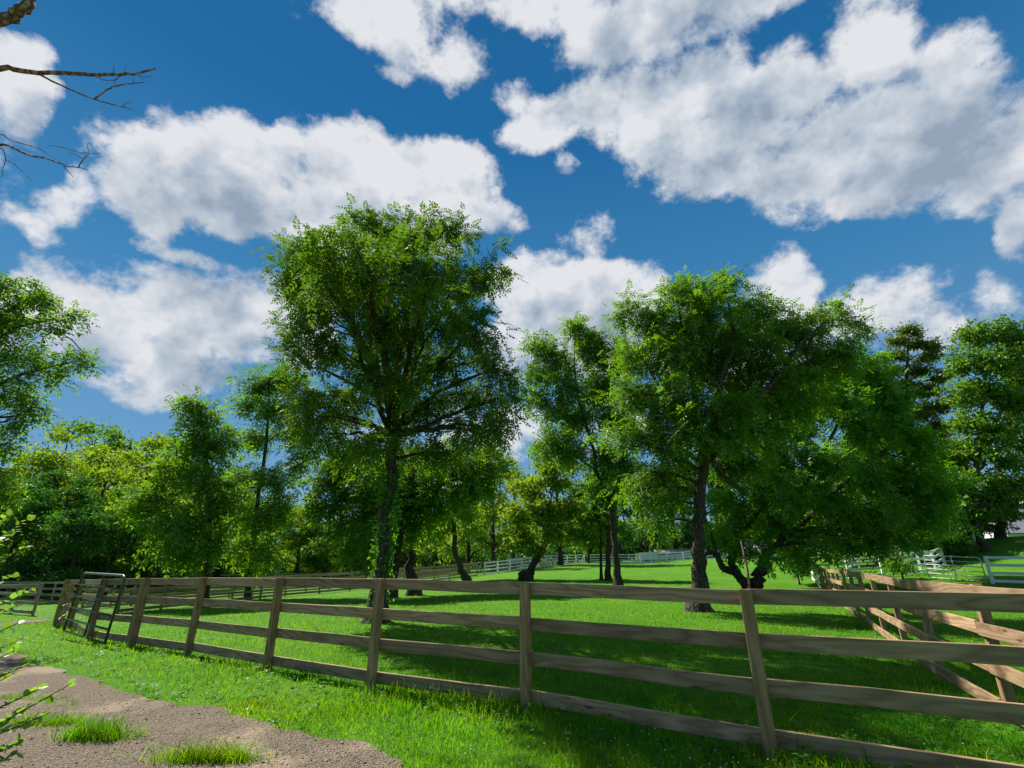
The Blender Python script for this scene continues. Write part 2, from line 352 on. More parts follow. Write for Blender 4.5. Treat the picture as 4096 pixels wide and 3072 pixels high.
def timber(name, pale, dark, knot, upright=False):
    m, t = material(name)
    tc = t.new('ShaderNodeTexCoord'); oi = t.new('ShaderNodeObjectInfo')
    off = t.vec('MULTIPLY', t.new('ShaderNodeCombineXYZ', {0: oi.outputs['Random'], 1: t.math('FRACT', t.math('MULTIPLY', oi.outputs['Random'], 7.7)), 2: t.math('FRACT', t.math('MULTIPLY', oi.outputs['Random'], 13.3))}).outputs[0], (37.0, 5.0, 5.0))
    oc = tc.outputs['Object']
    if upright:
        sx = t.new('ShaderNodeSeparateXYZ', {0: oc}); oc = t.new('ShaderNodeCombineXYZ', {0: sx.outputs[2], 1: sx.outputs[0], 2: sx.outputs[1]}).outputs[0]
    p = t.vec('ADD', oc, off)
    # growth rings cut flat: cathedral figure
    pw = t.vec('ADD', t.vec('MULTIPLY', p, (0.55, 5.5, 5.5)), t.vec('SCALE', t.noise(t.vec('MULTIPLY', p, (0.8, 6.0, 6.0)), 1.0, 2, 0.5, out=1), scale=1.6))
    rings = t.math('FRACT', t.math('MULTIPLY', t.vec('LENGTH', pw), 3.2))
    rings = t.mr(t.math('ABSOLUTE', t.math('SUBTRACT', rings, 0.5)), 0.0, 0.5)
    fib = t.noise(t.vec('MULTIPLY', p, (2.0, 130.0, 130.0)), 1.0, 4, 0.65)
    blot = t.noise(t.vec('MULTIPLY', p, (1.3, 4.0, 4.0)), 1.0, 3, 0.6)
    col = t.mix(t.math('MULTIPLY', t.math('POWER', rings, 1.6), 0.95), (*pale, 1), (dark[0] * .82, dark[1] * .8, dark[2] * .8, 1))
    col = t.mix(t.mr(fib, 0.35, 0.7, 0.0, 0.55), col, (*dark, 1))
    col = t.mix(t.mr(blot, 0.42, 0.72, 0.0, 0.5), col, (dark[0] * 0.8, dark[1] * 0.85, dark[2] * 0.9, 1))
    col = t.mix(t.mr(t.noise(t.vec('MULTIPLY', p, (2.6, 9.0, 9.0)), 1.0, 5, 0.7), 0.52, 0.8, 0.0, 0.38), col, (pale[0] * .82, pale[1] * .92, pale[2] * 1.15, 1))
    vk = t.new('ShaderNodeTexVoronoi', {'Vector': t.vec('MULTIPLY', p, (1.5, 6.5, 6.5)), 'Scale': 1.0, 'Randomness': 1.0})
    kn = t.mr(vk.outputs[0], 0.05, 0.13, 1.0, 0.0, True)
    col = t.mix(t.math('MULTIPLY', kn, 0.85), col, (*knot, 1))
    hue = t.math('MULTIPLY_ADD', t.math('FRACT', t.math('MULTIPLY', oi.outputs['Random'], 3.1)), 0.40, 0.70)
    col = t.new('ShaderNodeHueSaturation', {'Hue': 0.5, 'Saturation': 1.0, 'Value': hue, 'Color': col}).outputs[0]
    bump = t.new('ShaderNodeBump', {'Strength': 0.35, 'Distance': 0.004, 'Height': t.math('ADD', fib, t.math('MULTIPLY', rings, 0.4))})
    finish(t, principled(t, Base_Color=col, Roughness=0.78, Normal=bump.outputs[0], Specular_IOR_Level=0.25)); return m
M['timber'] = timber('weathered_pine', (0.48, 0.325, 0.192), (0.265, 0.162, 0.084), (0.075, 0.040, 0.020))
M['timber_post'] = timber('treated_pine_post', (0.47, 0.300, 0.150), (0.26, 0.155, 0.070), (0.07, 0.042, 0.024), True)
M['timber_old'] = timber('old_fence_board', (0.46, 0.34, 0.235), (0.28, 0.195, 0.125), (0.10, 0.07, 0.05))
m, t = material('white_fence_paint'); M['white_fence'] = m
tc = t.new('ShaderNodeTexCoord'); oi = t.new('ShaderNodeObjectInfo')
p = t.vec('ADD', tc.outputs['Object'], t.vec('SCALE', t.new('ShaderNodeCombineXYZ', {0: oi.outputs['Random'], 1: 0.3, 2: 0.1}).outputs[0], scale=20.0))
n1 = t.noise(t.vec('MULTIPLY', p, (1.5, 8, 8)), 1.0, 5, 0.65)
col = t.mix(t.mr(n1, 0.5, 0.75, 0.0, 0.5), (0.80, 0.80, 0.78, 1), (0.52, 0.51, 0.45, 1))
finish(t, principled(t, Base_Color=col, Roughness=0.6))

def bark(name, c0, c1, moss):
    m, t = material(name)
    p = t.new('ShaderNodeTexCoord').outputs['Object']
    q = t.vec('MULTIPLY', p, (9, 9, 1.6))
    n1 = t.noise(q, 1.6, 6, 0.65, 0.4); vo = t.new('ShaderNodeTexVoronoi', {'Vector': t.vec('MULTIPLY', p, (14, 14, 3.0)), 'Scale': 1.0}, feature='DISTANCE_TO_EDGE')
    crack = t.mr(vo.outputs[0], 0.0, 0.22, 0, 1)
    col = t.mix(n1, (*c0, 1), (*c1, 1)); col = t.mix(crack, (c0[0] * .45, c0[1] * .45, c0[2] * .45, 1), col)
    col = t.mix(t.mr(t.noise(p, 2.2, 3, 0.6), 0.55, 0.75, 0, moss), col, (0.06, 0.085, 0.025, 1))
    bump = t.new('ShaderNodeBump', {'Strength': 0.9, 'Distance': 0.03, 'Height': t.math('ADD', crack, t.math('MULTIPLY', n1, 0.6))})
    finish(t, principled(t, Base_Color=col, Roughness=0.9, Normal=bump.outputs[0], Specular_IOR_Level=0.15)); return m
M['bark'] = bark('furrowed_bark', (0.065, 0.05, 0.038), (0.155, 0.12, 0.09), 0.35)
M['bark_dark'] = bark('dark_bark', (0.06, 0.048, 0.038), (0.14, 0.11, 0.085), 0.2)
M['dead'] = bark('dead_bark', (0.30, 0.165, 0.12), (0.50, 0.31, 0.24), 0.0)

def plain(name, c, rough=0.6, metal=0.0, var=0.12, scale=6.0):
    m, t = material(name)
    p = t.new('ShaderNodeTexCoord').outputs['Object']; n = t.noise(p, scale, 5, 0.6)
    col = t.mix(t.mr(n, 0.3, 0.7), (*[x * (1 - var) for x in c], 1), (*[min(1, x * (1 + var)) for x in c], 1))
    finish(t, principled(t, Base_Color=col, Roughness=rough, Metallic=metal)); return m
M['gate_green'] = plain('dark_green_gate_paint', (0.028, 0.045, 0.038), 0.38)
M['galv'] = plain('galvanised_tube', (0.55, 0.56, 0.57), 0.4, 0.2)
M['white_wall'] = plain('white_siding', (0.72, 0.73, 0.72), 0.6)
M['trim'] = plain('white_trim', (0.80, 0.80, 0.79), 0.5, var=0.04)
M['shingle'] = plain('grey_shingle', (0.20, 0.21, 0.24), 0.85, scale=30)
M['grey_metal'] = plain('pale_grey_roofing', (0.24, 0.25, 0.28), 0.55, scale=3)
M['dark'] = plain('dark_opening', (0.02, 0.022, 0.022), 0.4)
M['glass'] = plain('window_glass', (0.05, 0.07, 0.06), 0.08, var=0.02)
M['orange'] = plain('orange_plastic', (0.62, 0.24, 0.015), 0.45)
M['beige'] = plain('beige_board', (0.42, 0.37, 0.28), 0.7)
M['yellow'] = plain('yellow_paint', (0.55, 0.38, 0.02), 0.5)
M['rope'] = plain('yellow_rope', (0.62, 0.45, 0.14), 0.8)
M['stem'] = plain('twig', (0.16, 0.11, 0.06), 0.8)
M['clover'] = plain('clover_flower', (0.70, 0.68, 0.62), 0.7)
M['asphalt'] = plain('asphalt', (0.16, 0.165, 0.18), 0.9, scale=2)

# ------------------------------------------------------------------ ground
def axis(lim, fine, n):
    s = np.linspace(-1, 1, n); k = math.asinh(lim / fine); return fine * np.sinh(s * k)
gx = axis(900, 6.0, 181); gy = axis(900, 6.0, 181) + 8
GX, GY = np.meshgrid(gx, gy); GZ = gz(GX, GY) + 0.012 * np.sin(GX * 1.7 + 0.6 * GY) * np.cos(GY * 1.3)
nx, ny = len(gx), len(gy); idx = np.arange(nx * ny).reshape(ny, nx)
Fg = np.stack([idx[:-1, :-1], idx[:-1, 1:], idx[1:, 1:], idx[1:, :-1]], -1).reshape(-1, 4)
ground = obj('ground', mesh_np('ground', np.stack([GX, GY, GZ], -1), Fg, True), M['ground'])
tag(ground, 'green grass ground of the paddock and the verge', None, kind='structure')
def gsurf(x, y): return gz(x, y) + 0.012 * np.sin(np.asarray(x) * 1.7 + 0.6 * np.asarray(y)) * np.cos(np.asarray(y) * 1.3)

# gravel drive outline: verge edge seen in the photo, then on round behind the camera
edge_px = [(1590, 3067), (1516, 3030), (1362, 2980), (1239, 2943), (1085, 2906), (940, 2872), (800, 2850), (705, 2835), (597, 2795), (542, 2781), (448, 2763), (398, 2734), (322, 2705),
           (231, 2683), (152, 2669), (65, 2622), (-60, 2592), (-190, 2566), (-270, 2545), (-280, 2532), (-190, 2521), (0, 2510), (110, 2495), (208, 2484)]
edge = [hit(x, y)[:2] for x, y in edge_px]
far_px = [(208, 2472), (110, 2483), (0, 2494), (-200, 2500)]
far = [hit(x, y)[:2] for x, y in far_px]
last = far[-1]
outline = [np.array([3.4, -0.6]), np.array([1.2, 0.9])] + edge + far + [np.array([last[0] - 6, last[1] - 1]), np.array([-17, 6]), np.array([-9, -4]), np.array([3.0, -5.0])]
def densify(P, step):
    out = []
    for a, b in zip(P, P[1:] + P[:1]):
        n = max(1, int(np.linalg.norm(b - a) / step))
        for k in range(n): out.append(a + (b - a) * k / n)
    return np.array(out)
OUT = densify([np.asarray(p, float) for p in outline], 0.10)
OUT = OUT + 0.07 * np.stack([np.sin(OUT[:, 1] * 3.1 + 2 * np.sin(OUT[:, 0] * 1.7)), np.cos(OUT[:, 0] * 3.7 + OUT[:, 1])], -1) + 0.045 * np.stack([np.sin(OUT[:, 0] * 9 + OUT[:, 1] * 4), np.cos(OUT[:, 1] * 11 - OUT[:, 0] * 3)], -1) + rng.normal(0, 0.015, OUT.shape)
def inside(P, poly):
    x, y = P[:, 0], P[:, 1]; r = np.zeros(len(P), bool)
    x0, y0 = poly[:, 0], poly[:, 1]; x1, y1 = np.roll(x0, -1), np.roll(y0, -1)
    for a, b, c, d in zip(x0, y0, x1, y1):
        if b == d: continue
        m = (b > y) != (d > y); r ^= m & (x < (c - a) * (y - b) / (d - b) + a)
    return r
def edge_dist(P, poly):
    out = np.full(len(P), 1e9)
    for i in range(0, len(poly), 1): out = np.minimum(out, (P[:, 0] - poly[i, 0]) ** 2 + (P[:, 1] - poly[i, 1]) ** 2)
    return np.sqrt(out)
lo = OUT.min(0); hi = OUT.max(0)
gx2, gy2 = np.meshgrid(np.arange(lo[0], hi[0], 0.3), np.arange(lo[1], hi[1], 0.3))
IN = np.stack([gx2.ravel(), gy2.ravel()], -1) + rng.uniform(-0.08, 0.08, (gx2.size, 2)); IN = IN[inside(IN, OUT)]
IN = IN[edge_dist(IN, OUT) > 0.1]
vs = [Vector(p) for p in OUT] + [Vector(p) for p in IN]
res = delaunay_2d_cdt(vs, [(i, (i + 1) % len(OUT)) for i in range(len(OUT))], [], 1, 1e-5)
DV = np.array([(v.x, v.y) for v in res[0]]); DZ = gsurf(DV[:, 0], DV[:, 1]) + 0.016
drive = obj('driveway', mesh_np('driveway', np.concatenate([DV, DZ[:, None]], 1), np.array([f for f in res[2] if len(f) == 3]), True), M['gravel'])
tag(drive, 'brown gravel drive curving past the fence corner', None, kind='structure')
if drive.data.polygons[0].normal.z < 0: drive.data.flip_normals()

# loose stones on the drive
N = 20000
rr = np.exp(rng.uniform(math.log(1.6), math.log(9), N)); th = rng.uniform(R(-60), R(30), N)
P = np.stack([rr * np.sin(th), rr * np.cos(th)], -1); P = P[inside(P, OUT)]
P = P[rng.random(len(P)) < 0.35 + 0.65 * (np.sin(P[:, 0] * 2.1 + 1) * np.cos(P[:, 1] * 1.7) > -0.2)]
n = len(P); s = rng.gamma(2.2, 0.0020, n) + 0.003
U = np.array([(1, 0, 0), (0, 1, 0), (-1, 0, 0), (0, -1, 0), (0, 0, .7), (0, 0, -.7)], float)
FU = np.array([(0, 1, 4), (1, 2, 4), (2, 3, 4), (3, 0, 4), (1, 0, 5), (2, 1, 5), (3, 2, 5), (0, 3, 5)])
V = U[None] * (s[:, None, None] * rng.uniform(0.6, 1.3, (n, 6, 1))); ang = rng.uniform(0, 6.28, n); ca, sa = np.cos(ang)[:, None], np.sin(ang)[:, None]
V = np.stack([V[..., 0] * ca - V[..., 1] * sa, V[..., 0] * sa + V[..., 1] * ca, V[..., 2]], -1)
V += np.stack([P[:, 0], P[:, 1], gsurf(P[:, 0], P[:, 1]) + 0.017 + s * .25], -1)[:, None]
tag(obj('gravel', mesh_np('gravel', V, (FU[None] + 6 * np.arange(n)[:, None, None]).reshape(-1, 3)), M['pebble']), 'loose brown stones strewn over the drive', 'gravel', kind='stuff')

# ------------------------------------------------------------------ grass
def blades(P, h, w, lean, three=True):
    n = len(P); base = np.stack([P[:, 0], P[:, 1], gsurf(P[:, 0], P[:, 1]) - 0.005], -1)
    a = rng.uniform(0, 6.28, n); side = np.stack([np.cos(a), np.sin(a), np.zeros(n)], -1)
    b = rng.uniform(0, 6.28, n); dr = np.stack([np.cos(b), np.sin(b), np.zeros(n)], -1) * (lean * h)[:, None]
    up = np.array([0, 0, 1.0])[None] * h[:, None]; sw = side * (w / 2)[:, None]
    if three:
        mid = base + up * 0.58 + dr * 0.3; tip = base + up * 0.98 + dr
        V = np.stack([base - sw, base + sw, mid + sw * .8, mid - sw * .8, tip], 1)
        F = np.array([(0, 1, 2), (0, 2, 3), (3, 2, 4)])
        return V.reshape(-1, 3), (F[None] + 5 * np.arange(n)[:, None, None]).reshape(-1, 3)
    V = np.stack([base - sw, base + sw, base + up + dr], 1)
    return V.reshape(-1, 3), np.arange(3 * n).reshape(-1, 3)
def scatter(n, r0, r1, half=58):
    r = np.exp(rng.uniform(math.log(r0), math.log(r1), n)); th = rng.uniform(R(-half), R(half), n)
    return np.stack([r * np.sin(th), r * np.cos(th)], -1), r
VB, FB, nb = [], [], 0
fence_line = np.array([(-14.35, 17.04), (-12.82, 15.76), (-10.04, 13.01), (-8.13, 11.73), (-6.05, 10.32), (-3.85, 8.78), (-1.87, 7.47), (.16, 6.52), (2.26, 5.13), (4.4, 3.75)])
FD = densify(list(fence_line), 0.2)[:-80] if False else np.concatenate([np.linspace(a, b, 12) for a, b in zip(fence_line[:-1], fence_line[1:])])
inner_dir = (np.array([17.9, 30.6]) - np.array([4.4, 4.1])); FN = np.array([4.4, 4.1])[None] + inner_dir[None] * np.linspace(0, 1, 140)[:, None]
def near_fence(P): return np.minimum(edge_dist(P, FD), edge_dist(P, FN))
for (n, r0, r1, three) in ((150000, 2.0, 7.5, True), (250000, 6.5, 60.0, False)):
    P, r = scatter(n, r0, r1)
    jit = rng.normal(0, 1, P.shape) * np.where(rng.random((len(P), 1)) < .35, .17, .06)
    keep = ~inside(P + jit, OUT); P, r = P[keep], r[keep]
    ed = edge_dist(P, OUT) if three else np.full(len(P), 9.0)
    thin = (ed > 0.10) | (rng.random(len(P)) < 0.9); P, r, ed = P[thin], r[thin], ed[thin]
    patch = 0.75 + 0.25 * np.sin(P[:, 0] * 1.1 + 1.3 * np.sin(P[:, 1] * .7)) * np.cos(P[:, 1] * 1.4 + np.sin(P[:, 0] * .9)) + 0.22 * np.sin(P[:, 0] * 3.7 + 2 * np.sin(P[:, 1] * 2.3)) * np.sin(P[:, 1] * 4.1)
    nf = near_fence(P)
    tall = 1.0 + 0.85 * np.exp(-(nf / 0.35) ** 2)
    h = rng.gamma(7, 1 / 7, len(P)) * 0.066 * patch * tall * np.clip(0.85 + ed, 0.85, 1.0)
    h *= np.where(rng.random(len(P)) < 0.03, 1.9, 1.0)
    h *= np.clip(1.15 - r / 60, 0.6, 1.15)
    w = 0.0040 * np.clip(r / 3.0, 0.9, 9) ** 0.85 * rng.uniform(0.7, 1.4, len(P))
    lean = rng.uniform(0.1, 0.95, len(P))
    V, F = blades(P, h, w, lean, three); VB.append(V); FB.append(F + nb); nb += len(V)
tag(obj('meadow_grass', mesh_np('meadow_grass', np.concatenate(VB), np.concatenate(FB)), M['grass']), 'bright green grass blades of the paddock and verge', 'grass', kind='stuff')

# broad-leaved weeds and clover mixed into the grass
def rosettes(C, size, nl, lift):
    k = len(C); a = rng.uniform(0, 6.28, (k, nl)); L = size[:, None] * rng.uniform(0.6, 1.2, (k, nl)); z0 = lift[:, None] * rng.uniform(0.2, 1.0, (k, nl))
    d = np.stack([np.cos(a), np.sin(a), rng.uniform(0.0, 0.6, (k, nl))], -1); s = np.stack([-np.sin(a), np.cos(a), rng.uniform(-.3, .3, (k, nl))], -1)
    o = np.concatenate([np.repeat(C[:, None, :], nl, 1), (gsurf(C[:, 0], C[:, 1])[:, None] + z0)[..., None]], -1) + d * (size * .4)[:, None, None] * rng.random((k, nl, 1))
    Lx = L[..., None]
    V = np.stack([o, o + d * Lx * .55 + s * Lx * .28, o + d * Lx - np.array([0, 0, .25]) * Lx, o + d * Lx * .55 - s * Lx * .28], 2)
    return V.reshape(-1, 3)
P, r = scatter(8500, 2.6, 40, 52); P = P[~inside(P, OUT)]
keep = (np.sin(P[:, 0] * .8 + 2) * np.cos(P[:, 1] * .6) + rng.normal(0, .35, len(P)) > 0.05) | (near_fence(P) < .5); P = P[keep]; r = np.hypot(P[:, 0], P[:, 1])
V = rosettes(P, 0.035 + 0.012 * np.sqrt(r) * rng.random(len(P)), 7, 0.05 + 0.09 * rng.random(len(P)) ** 2)
tag(obj('weeds', mesh_np('weeds', V, np.arange(len(V)).reshape(-1, 4)), M['ivy']), 'low broad-leaved weeds and clover growing among the grass', 'weeds', kind='stuff')
P, r = scatter(420, 2.7, 6.5, 40); P = P[(~inside(P, OUT)) & (P[:, 0] > -0.6)]; n = len(P)
s = np.full(n, 0.008); V = U[None] * s[:, None, None] * rng.uniform(.8, 1.2, (n, 6, 1)) + np.stack([P[:, 0], P[:, 1], gsurf(P[:, 0], P[:, 1]) + rng.uniform(.05, .11, n)], -1)[:, None]
tag(obj('clover_flowers', mesh_np('clover_flowers', V, (FU[None] + 6 * np.arange(n)[:, None, None]).reshape(-1, 3)), M['clover']), 'tiny white clover heads dotted in the grass', 'clover', kind='stuff')

def tuft(label, px, n, spread, hh):
    c = hit(*px); P = c[None, :2] + rng.normal(0, 1, (n, 2)) * np.array(spread)
    h = rng.gamma(6, 1 / 6, n) * hh; base = np.array([c[0], c[1], g1(c[0], c[1])])
    V, F = blades(P, h, 0.0055 * rng.uniform(.7, 1.3, n), rng.uniform(.3, 1.3, n), True)
    tag(obj('grass_tuft', mesh_np('grass_tuft', V - base, F), M['grass'], loc=base), label, 'grass tuft', 'grass tufts growing in the drive', 'stuff')
tuft('thick grass tuft in the middle of the gravel, left of the seed heads', (370, 2965), 1500, (.15, .06), .12)
tuft('low grass tuft in the gravel under the shrub twigs', (190, 2905), 1300, (.22, .06), .075)
tuft('flat pale grass patch in the gravel at the left edge of the frame', (90, 2800), 700, (.30, .06), .05)
tuft('leafy grass clump in the gravel at the bottom edge of the frame', (830, 3045), 1600, (.22, .05), .11)
tuft('sparse seedling tuft on the drive nearest the verge', (265, 2822), 60, (.10, .03), .06)
tuft('single short seedling standing alone on the gravel', (605, 2856), 26, (.03, .01), .035)
tuft('thin two-stemmed weed on the sandy part of the drive', (555, 2960), 30, (.03, .015), .07)

# ------------------------------------------------------------------ fences
TOPS = (1.355, 0.975, 0.595, 0.205); BH = 0.138; BT = 0.040
def board_mesh(L, h=BH, th=BT, seg=3):
    xs = np.linspace(-L / 2, L / 2, seg + 1); b = 0.004
    sag = np.concatenate([[0], rng.normal(0, 0.004, seg - 1), [0]]); cup = np.concatenate([[0], rng.normal(0, 0.004, seg - 1), [0]])
    prof = [(-th / 2, -h / 2 + b), (-th / 2 + b, -h / 2), (th / 2 - b, -h / 2), (th / 2, -h / 2 + b), (th / 2, h / 2 - b), (th / 2 - b, h / 2), (-th / 2 + b, h / 2), (-th / 2, h / 2 - b)]
    V = [(x, y + c, z + s) for x, s, c in zip(xs, sag, cup) for y, z in prof]; F = []
    for i in range(seg):
        for j in range(8):
            k = (j + 1) % 8; F.append((i * 8 + j, (i + 1) * 8 + j, (i + 1) * 8 + k, i * 8 + k))
    me = bpy.data.meshes.new('board'); me.from_pydata(V, [], F + [tuple(range(8)), tuple(range(seg * 8 + 7, seg * 8 - 1, -1))]); me.update(); return me
def post_mesh(w, h, d=None, cap=0.0):
    d = d or w; a, b, c = w / 2, d / 2, 0.006
    ring = [(-a + c, -b), (a - c, -b), (a, -b + c), (a, b - c), (a - c, b), (-a + c, b), (-a, b - c), (-a, -b + c)]
    V = [(x, y, -0.3) for x, y in ring] + [(x, y, h) for x, y in ring] + [(x * .94, y * .94, h + 0.006) for x, y in ring]
    F = [(i, (i + 1) % 8, 8 + (i + 1) % 8, 8 + i) for i in range(8)] + [(8 + i, 8 + (i + 1) % 8, 16 + (i + 1) % 8, 16 + i) for i in range(8)] + [tuple(range(16, 24))]
    me = bpy.data.meshes.new('post'); me.from_pydata(V, [], F); me.update(); return me
def fence(name, label, pts, side, mb, mp, group=None, pw=0.10, tops=TOPS, wide=None, skip=(), proud=0.0, seg=3, end=True, start=True):
    """posts at pts; boards on the left (+1) or right (-1) of the running direction"""
    pts = [np.asarray(p, float)[:2] for p in pts]
    z = [g1(*p) for p in pts]; root = thing(name, label, 'fence', (pts[0][0], pts[0][1], z[0]), group=group); o0 = np.array([pts[0][0], pts[0][1], z[0]])
    pm = post_mesh(pw, tops[0] + proud); wm = post_mesh(pw * 1.5, tops[0] + proud) if wide else None
    for i, p in enumerate(pts):
        if (i == 0 and not start) or (i == len(pts) - 1 and not end): continue
        q = pts[min(i + 1, len(pts) - 1)] - pts[max(i - 1, 0)]
        me = wm if wide and i in wide else pm
        if not me.materials: me.materials.append(mp)
        obj('post', me, None, root, (p[0] - o0[0], p[1] - o0[1], z[i] - o0[2]), (rng.normal(0, .008), rng.normal(0, .008), math.atan2(q[1], q[0])))
    for i in range(len(pts) - 1):
        if i in skip: continue
        a, b = pts[i], pts[i + 1]; d = b - a; L = np.linalg.norm(d); n = np.array([-d[1], d[0]]) / L * side
        off = n * (pw / 2 + BT / 2 + 0.002); ang = math.atan2(d[1], d[0]); sl = math.atan2(z[i + 1] - z[i], L)
        for tz in tops:
            me = board_mesh(math.hypot(L, z[i + 1] - z[i]) - 0.005, seg=seg)
            c = (a + b) / 2 + off
            obj('board', me, mb, root, (c[0] - o0[0], c[1] - o0[1], (z[i] + z[i + 1]) / 2 - o0[2] + tz - BH / 2 + rng.normal(0, .004)), (0, -sl + rng.normal(0, .0015), ang))
    return root
def line(a, b, n): return [np.asarray(a) + (np.asarray(b) - np.asarray(a)) * k / n for k in range(n + 1)]
def poly(P, step):
    out = [np.asarray(P[0], float)]
    for a, b in zip(P[:-1], P[1:]):
        a = np.asarray(a, float); b = np.asarray(b, float); n = max(1, round(np.linalg.norm(b - a) / step)); out += [a + (b - a) * k / n for k in range(1, n + 1)]
    return out
CORNER = (-18.6, 22.4); END = (4.36, 3.85)
main = [CORNER, (-16.5, 19.7), (-14.35, 17.04), (-12.82, 15.76), (-10.04, 13.01), (-8.13, 11.73), (-6.05, 10.32), (-3.85, 8.78), (-1.87, 7.47), (.16, 6.52), (2.26, 5.13), END]
fence('paddock_fence', 'brown four-board timber fence crossing the foreground', main, 1, M['timber'], M['timber_post'], wide=(5,), pw=0.105)
inner = line(END, (17.9, 30.6), 13)[1:]
inner = [np.array([5.36, 6.15]), np.array([6.38, 8.35])] + line((6.38, 8.35), (17.9, 30.6), 11)[1:]
fence('paddock_fence', 'brown timber fence running back along the right of the paddock, its face sunlit', [END] + inner, 1, M['timber'], M['timber_post'], start=False)
fence('white_fence', 'short white fence length ending the right-hand brown fence', [(17.9, 30.6), (18.8, 32.5), (19.6, 34.3)], 1, M['white_fence'], M['white_fence'], start=False)
fence('white_fence', 'white rail fence across behind the far end of the right brown fence', [(19.6, 34.3), (21.7, 33.9), (23.7, 33.6)], -1, M['white_fence'], M['white_fence'], start=False)
fence('white_fence', 'white angled fence meeting the cross fence near the shrub', [(21.7, 33.9), (24.4, 37.6), (27.2, 41.0)], 1, M['white_fence'], M['white_fence'], start=False)
fence('white_fence', 'white pen fence with a leafy vine on its first post', [(25.0, 33.4), (27.7, 35.5), (30.4, 37.6), (33.0, 39.8)], -1, M['white_fence'], M['white_fence'], pw=.14)
fence('white_fence', 'white pen fence farther back, striped with leaf shadow', [(30.0, 46.5), (32.2, 45.5), (34.4, 44.6), (36.6, 43.7), (38.6, 42.8)], -1, M['white_fence'], M['white_fence'])
fence('white_fence', 'white fence at the right edge beside the galvanised gate', [(25.0, 27.5), (26.6, 25.0), (28.2, 22.5)], 1, M['white_fence'], M['white_fence'], pw=.13)
# far paddock fences
A = poly([CORNER, (-17.6, 30), (-16.2, 38), (-13, 42.5), (-9.0, 50.5), (-3.9, 58.2)], 2.6)
fence('timber_fence', 'nearer of the two brown fences climbing towards the white one', A[1:], -1, M['timber_old'], M['timber_old'], seg=2)
B = poly([(-23.2, 29.0), (-21.5, 34), (-20, 41), (-16.2, 47), (-11.5, 56), (-5.5, 65), (2.0, 76), (6, 82)], 2.7)
fence('timber_fence', 'farther brown fence on the other side of the grassy lane', B, -1, M['timber_old'], M['timber_old'], seg=2)
D_ = poly([(-38, 34.5), (-30, 30), (-22.1, 24.9), CORNER], 2.9)
fence('timber_fence', 'brown fence leaving the corner towards the left edge', D_[:-1], -1, M['timber_old'], M['timber_old'], seg=2)
fence('timber_fence', 'grey weathered fence behind the drive at the far left', poly([(-40, 41), (-31, 36), (-23.2, 31)], 2.7), -1, M['timber_old'], M['timber_old'], seg=2)
Cc = poly([(-42, 66), (-36, 73), (-29, 79), (-20, 83), (-11, 84)], 2.7)
fence('timber_fence', 'shaded brown fence along the foot of the wood', Cc, -1, M['timber_old'], M['timber_old'], seg=2)
WB = poly([(-3.1, 59.4), (1.2, 65.5), (4.8, 71.7), (8.2, 77.5), (11.6, 83.3)], 2.7)
fence('white_fence', 'long white fence climbing the rise behind the leaning tree', WB, -1, M['white_fence'], M['white_fence'], seg=2, pw=.13)
WC = poly([(12.6, 83.6), (18, 80.2), (22, 82), (27, 82), (36, 76.5), (44, 66), (50, 60)], 2.7)
fence('white_fence', 'white fence along the top of the far lawn before the sheds', WC, -1, M['white_fence'], M['white_fence'], seg=2, pw=.13)
fence('white_fence', 'low white fence in front of the grey barn, right of the dark bush', poly([(30, 62), (38, 57), (45, 52.5)], 2.7), -1, M['white_fence'], M['white_fence'], seg=2, tops=(1.2, .8, .4))

# ------------------------------------------------------------------ gates
def tube_gate(name, label, bl, br, up, mat, nbar, nvert, rad=0.021, corner=0.16, group=None, brace=()):
    bl = np.asarray(bl, float); br = np.asarray(br, float); up = np.asarray(up, float)
    ex = br - bl; w = np.linalg.norm(ex); ex /= w; h = np.linalg.norm(up); ey = up / h
    root = thing(name, label, 'gate', tuple(bl))
    P = lambda u, v: ex * u + ey * v
    path = [P(0, 0), P(0, h - corner)] + [P(corner - corner * math.cos(a), h - corner + corner * math.sin(a)) for a in (R(30), R(60))] + [P(corner, h), P(w - corner, h)] + \
           [P(w - corner + corner * math.sin(a), h - corner + corner * math.cos(a)) for a in (R(30), R(60))] + [P(w, h - corner), P(w, 0)]
    MB().tube(path, rad, 8).build('frame', mat, root, smooth=True)
    for k in range(nbar):
        v = h * (k / nbar) * 0.985 + 0.012 if k else 0.015
        MB().tube([P(0.012, v), P(w - 0.012, v)], rad * .85, 7).build('bar', mat, root, smooth=True)
    off = np.cross(ex, ey) * rad
    for k in range(nvert):
        u = w * (k + 1) / (nvert + 1); MB().tube([P(u, 0) - off, P(u, h) - off], rad * .8, 6).build('upright', mat, root, smooth=True)
    return root
gl = np.array([-11.15, 13.72]); gr = np.array([-8.62, 11.80]); nrm = np.array([-.56, -.83])
gl = gl + nrm * .10; gr = gr + nrm * .10
bl = np.array([gl[0], gl[1], g1(*gl) + .16]); br = np.array([gr[0], gr[1], g1(*gr) + .06])
tube_gate('metal_gate', 'dark green tube gate leaning against the corner of the brown fence', bl, br, (0.03, 0.06, 1.36), M['gate_green'], 5, 1, rad=.027)
a_ = np.array([24.55, 31.0]); b_ = np.array([24.95, 27.75])
tube_gate('metal_gate', 'galvanised tube gate standing between the two white fences at the right', (*a_, g1(*a_) + .06), (*b_, g1(*b_) + .06), (0, 0, 1.22), M['galv'], 5, 1, rad=.030)
a_ = np.array([-3.75, 58.4]); b_ = np.array([-3.2, 59.25])
tube_gate('metal_gate', 'small black gate between the brown fence and the white fence', (*a_, g1(*a_) + .08), (*b_, g1(*b_) + .08), (0, 0, 1.3), M['gate_green'], 5, 1, rad=.03)
